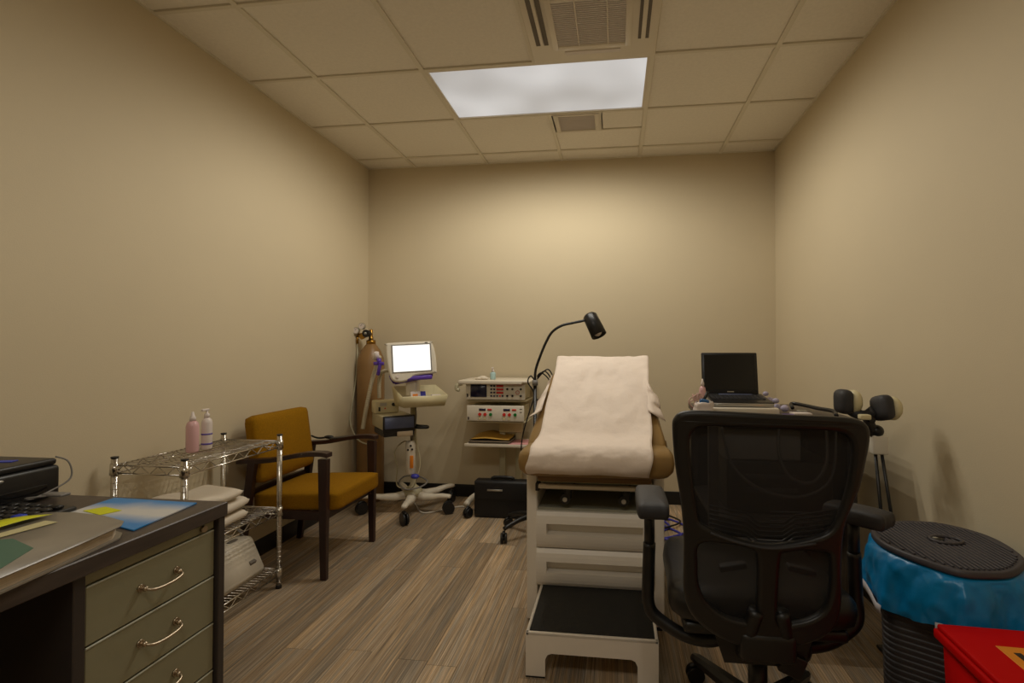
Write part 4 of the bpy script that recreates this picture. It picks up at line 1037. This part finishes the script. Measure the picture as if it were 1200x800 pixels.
MB().tube([(.86, 2.66, .911), (.875, 2.72, .925), (.905, 2.68, .925), (.94, 2.55, .922), (.965, 2.45, .922), (.95, 2.38, .911)], .009, 8, smooth_path=6).build('webbing', M['black_pl'], sp)
MB().box((.86, 2.58, .9005), (.905, 2.615, .907), .002).build('buckle', M['silver'], sp)

# ------------------------------------------------------------------ knee-rest stand on right
t = thing('knee_rest_stand', 'stand with two black padded rests and cream backs near right wall', 'stand', (1.03, 2.3, 0))
def rest(c, dirv, label=None):
    c = Vector(c); d = Vector(dirv).normalized()
    q = Vector((0, 0, 1)).rotation_difference(d).to_matrix().to_4x4()
    b = bmesh.new(); bmesh.ops.create_cube(b, size=1); bmesh.ops.subdivide_edges(b, edges=list(b.edges), cuts=5, use_grid_fill=True)
    D = Vector((.098, .092, .056)); bv = .026
    for v in b.verts:
        p = Vector((v.co.x*D.x, v.co.y*D.y, v.co.z*D.z)); qq = Vector([max(-(D[i]/2-bv), min(D[i]/2-bv, p[i])) for i in range(3)])
        e = p-qq; v.co = qq+e.normalized()*bv if e.length > 1e-6 else p
    mb = MB(); mb._merge(b, 0, True); mb.xf(Matrix.Translation(c) @ q); po = mb.build('pad', M['black_soft'], t)
    MB().lathe([(.036, .022), (.046, .028), (.046, .046), (.038, .056), (.018, .061), (.001, .062)], (0, 0, 0), 24).xf(Matrix.Translation(c) @ q).build('pad_back', M['cream'], po)
    return c
c1 = rest((.905, 2.20, .990), (.97, .02, .0)); c2 = rest((1.025, 2.15, .972), (.95, .22, -.05))
MB().tube([c1+Vector((.02, .0, -.03)), (.945, 2.19, .945), (.975, 2.17, .940), c2+Vector((-.03, 0, -.01))], .020, 10, smooth_path=5).tube([(.975, 2.17, .940), (1.0, 2.19, .90), (1.02, 2.2, .86)], .018, 10).build('yoke', M['black_soft'], t)
MB().cyl((.985, 2.17, .925), (.985, 2.14, .925), .012, n=12).build('tension_knob', M['black_pl'], t)
MB().box((.925, 2.10, .930), (.965, 2.13, .950), .005).build('cream_clamp', M['cream'], t)
MB().ball((1.025, 2.2, .875), .028, (1, 1, .9)).build('swivel', M['black_pl'], t)
MB().box((1.006, 2.18, .785), (1.062, 2.22, .86), .005).build('collar', M['ivory'], t)
MB().tube([(1.022, 2.2, .79), (1.045, 2.2, .50), (1.06, 2.2, .012)], .0065, 8).tube([(1.045, 2.2, .79), (1.085, 2.2, .50), (1.13, 2.2, .012)], .0065, 8).build('twin_pole', M['black_pl'], t)
MB().box((1.04, 2.15, 0), (1.16, 2.25, .014), .005).build('foot_plate', M['black_pl'], t)

# ------------------------------------------------------------------ office chair
t = thing('office_chair', 'black mesh-back office chair with armrests seen from behind', 'chair', (.40, 1.66, 0))
BX = .39
def backmap(u, z, d=0):
    """u sideways, z height, d depth towards viewer; the back leans and curves"""
    y = 1.32+(1.03-z)*.16+.35*u*u-d
    return Vector((BX+u, y, z))
outer = [(-.246, .998), (-.242, 1.028), (-.218, 1.046), (-.15, 1.049), (0, 1.044), (.13, 1.040), (.185, 1.034), (.211, 1.019), (.219, .990), (.215, .943), (.204, .868), (.186, .813), (.172, .760), (.169, .668), (.176, .565), (.166, .500), (.127, .461), (.056, .435), (.0, .425), (-.065, .428), (-.137, .455), (-.190, .500), (-.211, .560), (-.213, .646), (-.214, .716), (-.222, .808), (-.238, .908)]
up = [(-.203, .955), (-.196, .995), (-.165, 1.010), (-.08, 1.010), (0, 1.008), (.12, 1.005), (.160, .996), (.178, .970), (.180, .93), (.172, .856), (.150, .775), (.113, .738), (.0, .712), (-.091, .724), (-.165, .752), (-.180, .775), (-.192, .854)]
lowL = [(-.174, .700), (-.112, .706), (-.05, .696), (-.034, .672), (-.031, .563), (-.036, .505), (-.07, .500), (-.115, .512), (-.155, .545), (-.174, .590), (-.178, .64)]
lowR = [(.022, .676), (.035, .692), (.09, .700), (.133, .694), (.143, .672), (.147, .60), (.135, .545), (.105, .518), (.060, .503), (.026, .503), (.020, .56)]
def curved(poly, holes, th, bev, off=0):
    b = shape_with_holes(catmull2(poly, 4), [catmull2(h, 4) for h in holes], th, bev)
    bmesh.ops.subdivide_edges(b, edges=[e for e in b.edges if e.calc_length() > .06], cuts=3)
    bmesh.ops.triangulate(b, faces=b.faces)
    for v in b.verts: v.co = backmap(v.co.x, v.co.y, v.co.z+off)
    mb = MB(); mb._merge(b, 0, True); return mb
M['frame_black'] = mat('chair_frame_black', (20, 18, 18), .42, bump=.05)
curved(outer, [up, lowL, lowR], .030, .011).build('back_frame', M['frame_black'], t)
P = []
for i in range(21):
    z = .725+(1.012-.725)*i/20; row = []
    wl = -.205+.03*max(0, (.9-z)/.17); wr = .185-.03*max(0, (.9-z)/.17)
    for j in range(21):
        u = wl+(wr-wl)*j/20; row.append(tuple(backmap(u, z, -.006)))
    P.append(row)
MB().grid(P, M['mesh']).build('back_mesh', M['mesh'], t)
P = []
for i in range(11):
    z = .49+(.71-.49)*i/10; P.append([tuple(backmap(-.18+.33*j/12, z, -.008)) for j in range(13)])
MB().grid(P, M['mesh']).build('lower_mesh', M['mesh'], t)
lb = MB()
for k in range(6):
    lb.tube([backmap(-.150+.30*j/10, .800-k*.012-.018*math.sin(j/10*PI)-(.02 if 3 < j < 7 else 0), -.012) for j in range(11)], .0026, 6)
for k in range(4):
    w_ = .13-.012*k
    lb.tube([backmap(.00, .790-k*.012, -.016), backmap(w_-.03, .790-k*.012, -.016), backmap(w_, .775-k*.012, -.016), backmap(w_+.004, .735, -.016)], .0022, 6)
lb.build('lumbar_support', M['black_soft'], t)
MB().tube([backmap(-.15, .735, .016), backmap(-.08, .715, .018), backmap(0, .706, .02), backmap(.1, .722, .018)], .0035, 8, smooth_path=6).build('frame_seam', M['black_soft'], t)
for s_ in (-1, 1): MB().box((BX+s_*.085-.035, 1.40, .625), (BX+s_*.085+.035, 1.43, .640), .004, rot=ry(s_*.2)).build('tilt_tab', M['black_soft'], t)
# seat
pad('seat', [(-.235, -.20), (0, -.215), (.235, -.20), (.247, .0), (.24, .20), (.19, .27), (0, .285), (-.19, .27), (-.24, .20), (-.247, .0)], .085, M['frame_black'], t, Matrix.Translation((.41, 1.70, .475)), .01)
MB().box((.19, 1.50, .40), (.63, 1.88, .435), .012).build('seat_pan', M['black_pl'], t)
MB().box((.30, 1.50, .33), (.54, 1.78, .405), .03, 3).prism([(-.10, 0), (.10, 0), (.13, .09), (-.13, .09)], .05, None, Matrix.Translation((BX, 1.50, .36)) @ rx(PI/2)).build('mechanism', M['black_pl'], t)
# spine yoke from the back down to the mechanism
P = [(BX, 1.405, .50), (BX, 1.42, .42), (BX, 1.46, .375), (BX, 1.54, .36)]
b = MB()
for s_ in (-1, 1): b.tube([(BX+s_*.03, 1.395, .53), (BX+s_*.05, 1.42, .44), (BX+s_*.05, 1.46, .385), (BX+s_*.05, 1.56, .365)], .020, 10, smooth_path=5)
b.box((BX-.07, 1.39, .395), (BX+.07, 1.44, .47), .015, 3)
b.box((BX+.04, 1.43, .345), (BX+.10, 1.45, .40), .004, rot=ry(.4))
b.build('spine', M['frame_black'], t)
# arms: one big U on each side
for s_, ax_x in ((-1, .105), (1, .70)):
    z_t = .665
    up_ = MB().tube([(ax_x, 1.64, z_t+.05), (ax_x, 1.64, z_t-.10)], .016, 12).build('arm_post', M['black_pl'], t)
    xin = BX+s_*.07
    P = [(ax_x, 1.64, .60), (ax_x+s_*.004, 1.64, .48), (ax_x+s_*.002, 1.63, .41), (ax_x-s_*.03, 1.62, .375), (ax_x-s_*.10, 1.60, .345), (xin+s_*.05, 1.58, .345), (xin, 1.58, .36)]
    MB().tube(P, .019, 12, smooth_path=6).build('arm_bracket', M['frame_black'], t)
    pts = [(-.044, -.11), (-.02, -.12), (.02, -.12), (.044, -.11), (.047, 0), (.042, .10), (.02, .12), (-.02, .12), (-.042, .10), (-.047, 0)]
    if s_ > 0: pts = [(a*.95, b*.72) for a, b in pts]
    rot = rz(0.0) if s_ < 0 else rz(.75)
    pad('armrest', pts, .042, M['black_soft'], t, Matrix.Translation((ax_x+(.004 if s_ < 0 else .0), 1.62, (.735 if s_ < 0 else .718))) @ rot, .006)
MB().cyl((.43, 1.66, .10), (.43, 1.66, .25), .028, n=20).build('gas_lift_sleeve', M['black_pl'], t)
MB().cyl((.43, 1.66, .24), (.43, 1.66, .36), .014, n=20).build('gas_lift', M['gas'], t)
for k in range(5):
    a = math.radians(190+72*k); d = Vector((math.cos(a), math.sin(a), 0)); R_ = .31
    b = MB(); rows = []
    for u, w_, z_, h_ in ((0.05, .038, .115, .028), (.5, .030, .105, .020), (.95, .024, .092, .014), (1.03, .016, .088, .010)):
        c = Vector((.43, 1.66, z_))+d*R_*u; n = Vector((-d.y, d.x, 0))
        rows.append([tuple(c+n*w_*sx*.8+Vector((0, 0, h_*sz))) for sx, sz in ((-1, -.8), (1, -.8), (1, .3), (.5, 1), (-.5, 1), (-1, .3))])
    b.grid(rows, None, closed_u=True, smooth=False)
    bmesh.ops.holes_fill(b.bm, edges=[e for e in b.bm.edges if e.is_boundary]); bmesh.ops.recalc_face_normals(b.bm, faces=b.bm.faces)
    lg = b.build('base_leg', M['black_pl'], t)
    caster(lg, .43+d.x*R_, 1.66+d.y*R_, a+1.2, .030)

# ------------------------------------------------------------------ waste bin with bag
t = thing('waste_bin', 'tall ribbed charcoal waste bin with flat lid at the right wall', 'bin', (.97, 1.68, 0))
OUT = [(.806, 1.767), (.85, 1.835), (.918, 1.873), (1.00, 1.888), (1.07, 1.875), (1.13, 1.81), (1.150, 1.72), (1.125, 1.60), (1.069, 1.530), (1.01, 1.488), (.95, 1.476), (.896, 1.480), (.855, 1.522), (.812, 1.60), (.792, 1.68)]
OC = Vector((.972, 1.685))
OS = catmull2(OUT, 5)
def ring(s_, z, wob=0, seed=0):
    r = []
    for k, (x, y) in enumerate(OS):
        f = s_+wob*noise.noise(Vector((math.cos(2*PI*k/len(OS))*3, math.sin(2*PI*k/len(OS))*3, seed+z*8)))
        r.append((OC.x+(x-OC.x)*f, OC.y+(y-OC.y)*f, z))
    return r
def body_ring(s_, z):
    hx_, hy_, rr = .158*s_, .158*s_, .055; c = Vector((.972, 1.69)); r = []; cs, sn = math.cos(-.60), math.sin(-.60)
    for cx2, cy2, a0 in ((hx_-rr, hy_-rr, 0), (-(hx_-rr), hy_-rr, PI/2), (-(hx_-rr), -(hy_-rr), PI), (hx_-rr, -(hy_-rr), 3*PI/2)):
        for k in range(6):
            a = a0+k*PI/10; x_, y_ = cx2+rr*math.cos(a), cy2+rr*math.sin(a); r.append((c.x+x_*cs-y_*sn, c.y+x_*sn+y_*cs, z))
    return r
P = [body_ring(.84, .0)]
z = .0
while z < .56:
    s_ = .86+.07*z/.58
    P += [body_ring(s_, z), body_ring(s_+.012, z+.003), body_ring(s_+.012, z+.009), body_ring(s_, z+.012)]
    z += .0175
P += [body_ring(.93, .595), body_ring(.91, .595), body_ring(.90, .55)]
MB().grid(P, None, closed_u=True, smooth=False).prism([(p[0], p[1]) for p in body_ring(.84, 0)], .01).build('bin_body', M['bin'], t)
ld = MB()
P = [ring(.02, .606), ring(.9, .606), ring(1.0, .607), ring(1.005, .612), ring(1.0, .622), ring(.97, .625), ring(.94, .622), ring(.5, .6235), ring(.02, .624)]
ld.grid(P, None, closed_u=True)
lo = ld.build('lid', M['lid'], t)
g = MB()
from_x, to_x = .80, 1.145
poly = ring(.91, 0)
def span(xx):
    ysn = []
    for (x1, y1, _), (x2, y2, _) in zip(poly, poly[1:]+poly[:1]):
        if (x1-xx)*(x2-xx) < 0: ysn.append(y1+(y2-y1)*(xx-x1)/(x2-x1))
    return (min(ysn), max(ysn)) if len(ysn) >= 2 else None
xx = .81
while xx < 1.14:
    s_ = span(xx)
    if s_ and s_[1]-s_[0] > .04: g.box((xx-.003, s_[0], .622), (xx+.003, s_[1], .6265), .001, 1, smooth=False)
    xx += .0135
g.build('lid_ribs', M['lid'], lo)
hn = MB().tube([(.985+.042*math.cos(a*PI/8), 1.70+.032*math.sin(a*PI/8), .628) for a in range(16)], .005, 6, closed=True)
hn.build('lid_handle', M['lid'], lo)
MB().ball((.965, 1.715, .6265), .024, (1, .7, .12)).build('handle_recess', M['black_gloss'], lo)
MB().ball((.962, 1.712, .6295), .006, (1.4, .8, .3)).build('sensor', M['silver'], lo)
# bag
P = []
for s_, z, wb in ((.90, .600, 0), (.955, .606, .0), (1.01, .600, .03), (1.05, .585, .06), (1.08, .56, .08), (1.10, .53, .10), (1.10, .50, .11), (1.09, .475, .12)):
    r = ring(s_, z, wb, 2)
    r = [(x, y, zz-(.05*noise.noise(Vector((x*7, y*7, 0)))+.02 if z < .55 else 0)) for x, y, zz in r]
    r = [(min(x, XR-.008), y, zz) for x, y, zz in r]
    P.append(r)
bg = thing('bin_bag', 'crinkled blue plastic bag with white hem folded over waste bin', 'bag', (.97, 1.68, .45))
m2 = MB(); m2.grid(P, None, closed_u=True); bmesh.ops.subdivide_edges(m2.bm, edges=list(m2.bm.edges), cuts=2, use_grid_fill=True)
for v in m2.bm.verts:
    n_ = noise.noise(v.co*28)*.008+noise.noise(v.co*60)*.004+noise.noise(Vector((v.co.x*14, v.co.y*14, v.co.z*4)))*.012
    d = Vector((v.co.x-OC.x, v.co.y-OC.y, 0)).normalized()
    if v.co.z < .6: v.co += d*max(-.004, n_+.004)
    v.co.x = min(v.co.x, XR-.009)
m2.build('film', M['bag_blue'], bg)
low = P[-1]; K = len(low)
for a0, a1 in ((.90, 1.06), (.70, .80)):
    row1, row2, row3 = [], [], []
    k0 = int(a0*K); k1 = int(a1*K)
    for k in range(k0, k1+1):
        x, y, z = low[k % K]; d = Vector((x-OC.x, y-OC.y, 0)).normalized()
        row1.append((x+d.x*.010, y+d.y*.010, z+.012)); row2.append((x+d.x*.012, y+d.y*.012, z-.003)); row3.append((x+d.x*.008, y+d.y*.008, z-.016))
    MB().grid([row1, row2, row3], None, .001).build('hem', M['bag_white'], bg, label='white hem of the blue bag')

# ------------------------------------------------------------------ red bin
t = thing('red_bin', 'red plastic bin with yellow warning label in the right foreground', 'bin', (.97, 1.18, 0))
Rr = Matrix.Translation((.79, 1.42, 0)) @ rz(-.05) @ Matrix.Translation((-.79, -1.42, 0))
b = bmesh.new(); bmesh.ops.create_cube(b, size=1)
for v in b.verts:
    s_ = 1 if v.co.z > 0 else .93
    v.co = Vector((.975+v.co.x*.35*s_, 1.17+v.co.y*.47*s_, .0 if v.co.z < 0 else .485))
bmesh.ops.bevel(b, geom=list(b.edges), offset=.010, segments=3, affect='EDGES')
mb = MB(); mb._merge(b, 0, True); mb.xf(Rr).build('bin_body', M['red'], t)
MB().box((.788, .925, .482), (1.165, 1.418, .506), .006, 2).box((.794, .93, .504), (1.16, 1.413, .519), .006, 3).xf(Rr).build('lid', M['red'], t)
MB().box((.872, .95, .5185), (1.13, 1.325, .5200), .0005, 1, smooth=False).xf(Rr).build('warning_label', M['label_y'], t)
tk = MB()
for k, ln in enumerate((.10, .03, .06)):
    tk.box((.895+k*.03, 1.30-ln, .5198), (.910+k*.03, 1.30, .5206), rot=rz(.05))
    tk.box((.895+k*.03, 1.285-ln-.08, .5198), (.910+k*.03, 1.29-ln-.02, .5206))
tk.xf(Rr).build('label_print', M['ink'], t)

# ------------------------------------------------------------------ cords on the floor
c = MB().tube([(.30, 3.75, .006), (.36, 3.55, .006), (.26, 3.40, .006), (.33, 3.30, .012), (.42, 3.42, .006), (.30, 3.60, .010), (.38, 3.70, .006), (.48, 3.50, .006), (.28, 3.32, .008), (.24, 3.48, .006)], .007, 8, smooth_path=8)
tag(c.build('extension_cord', M['blue_cord'], origin=(.34, 3.5, 0)), 'tangled blue cord on the floor between table and office chair', 'cord')
c = MB().tube([(.22, 3.85, .006), (.34, 3.82, .006), (.44, 3.70, .006), (.42, 3.58, .02), (.34, 3.50, .02), (.25, 3.46, .006), (.22, 3.40, .006)], .006, 8, smooth_path=8)
tag(c.build('charger_lead', M['cable'], origin=(.34, 3.6, 0)), 'black cord looping over the blue cord on the floor', 'cord')
c = MB().tube([(-1.60, 3.95, .006), (-1.50, 3.78, .006), (-1.38, 3.62, .006), (-1.25, 3.72, .006), (-1.15, 3.80, .006), (-1.02, 3.74, .006), (-.98, 3.70, .006)], .006, 8, smooth_path=8)
tag(c.build('power_lead', M['cable_white'], origin=(-1.3, 3.75, 0)), 'white cord on the floor between the two rolling stands', 'cord')

for o in bpy.data.objects:
    if '_o' in o: del o['_o']
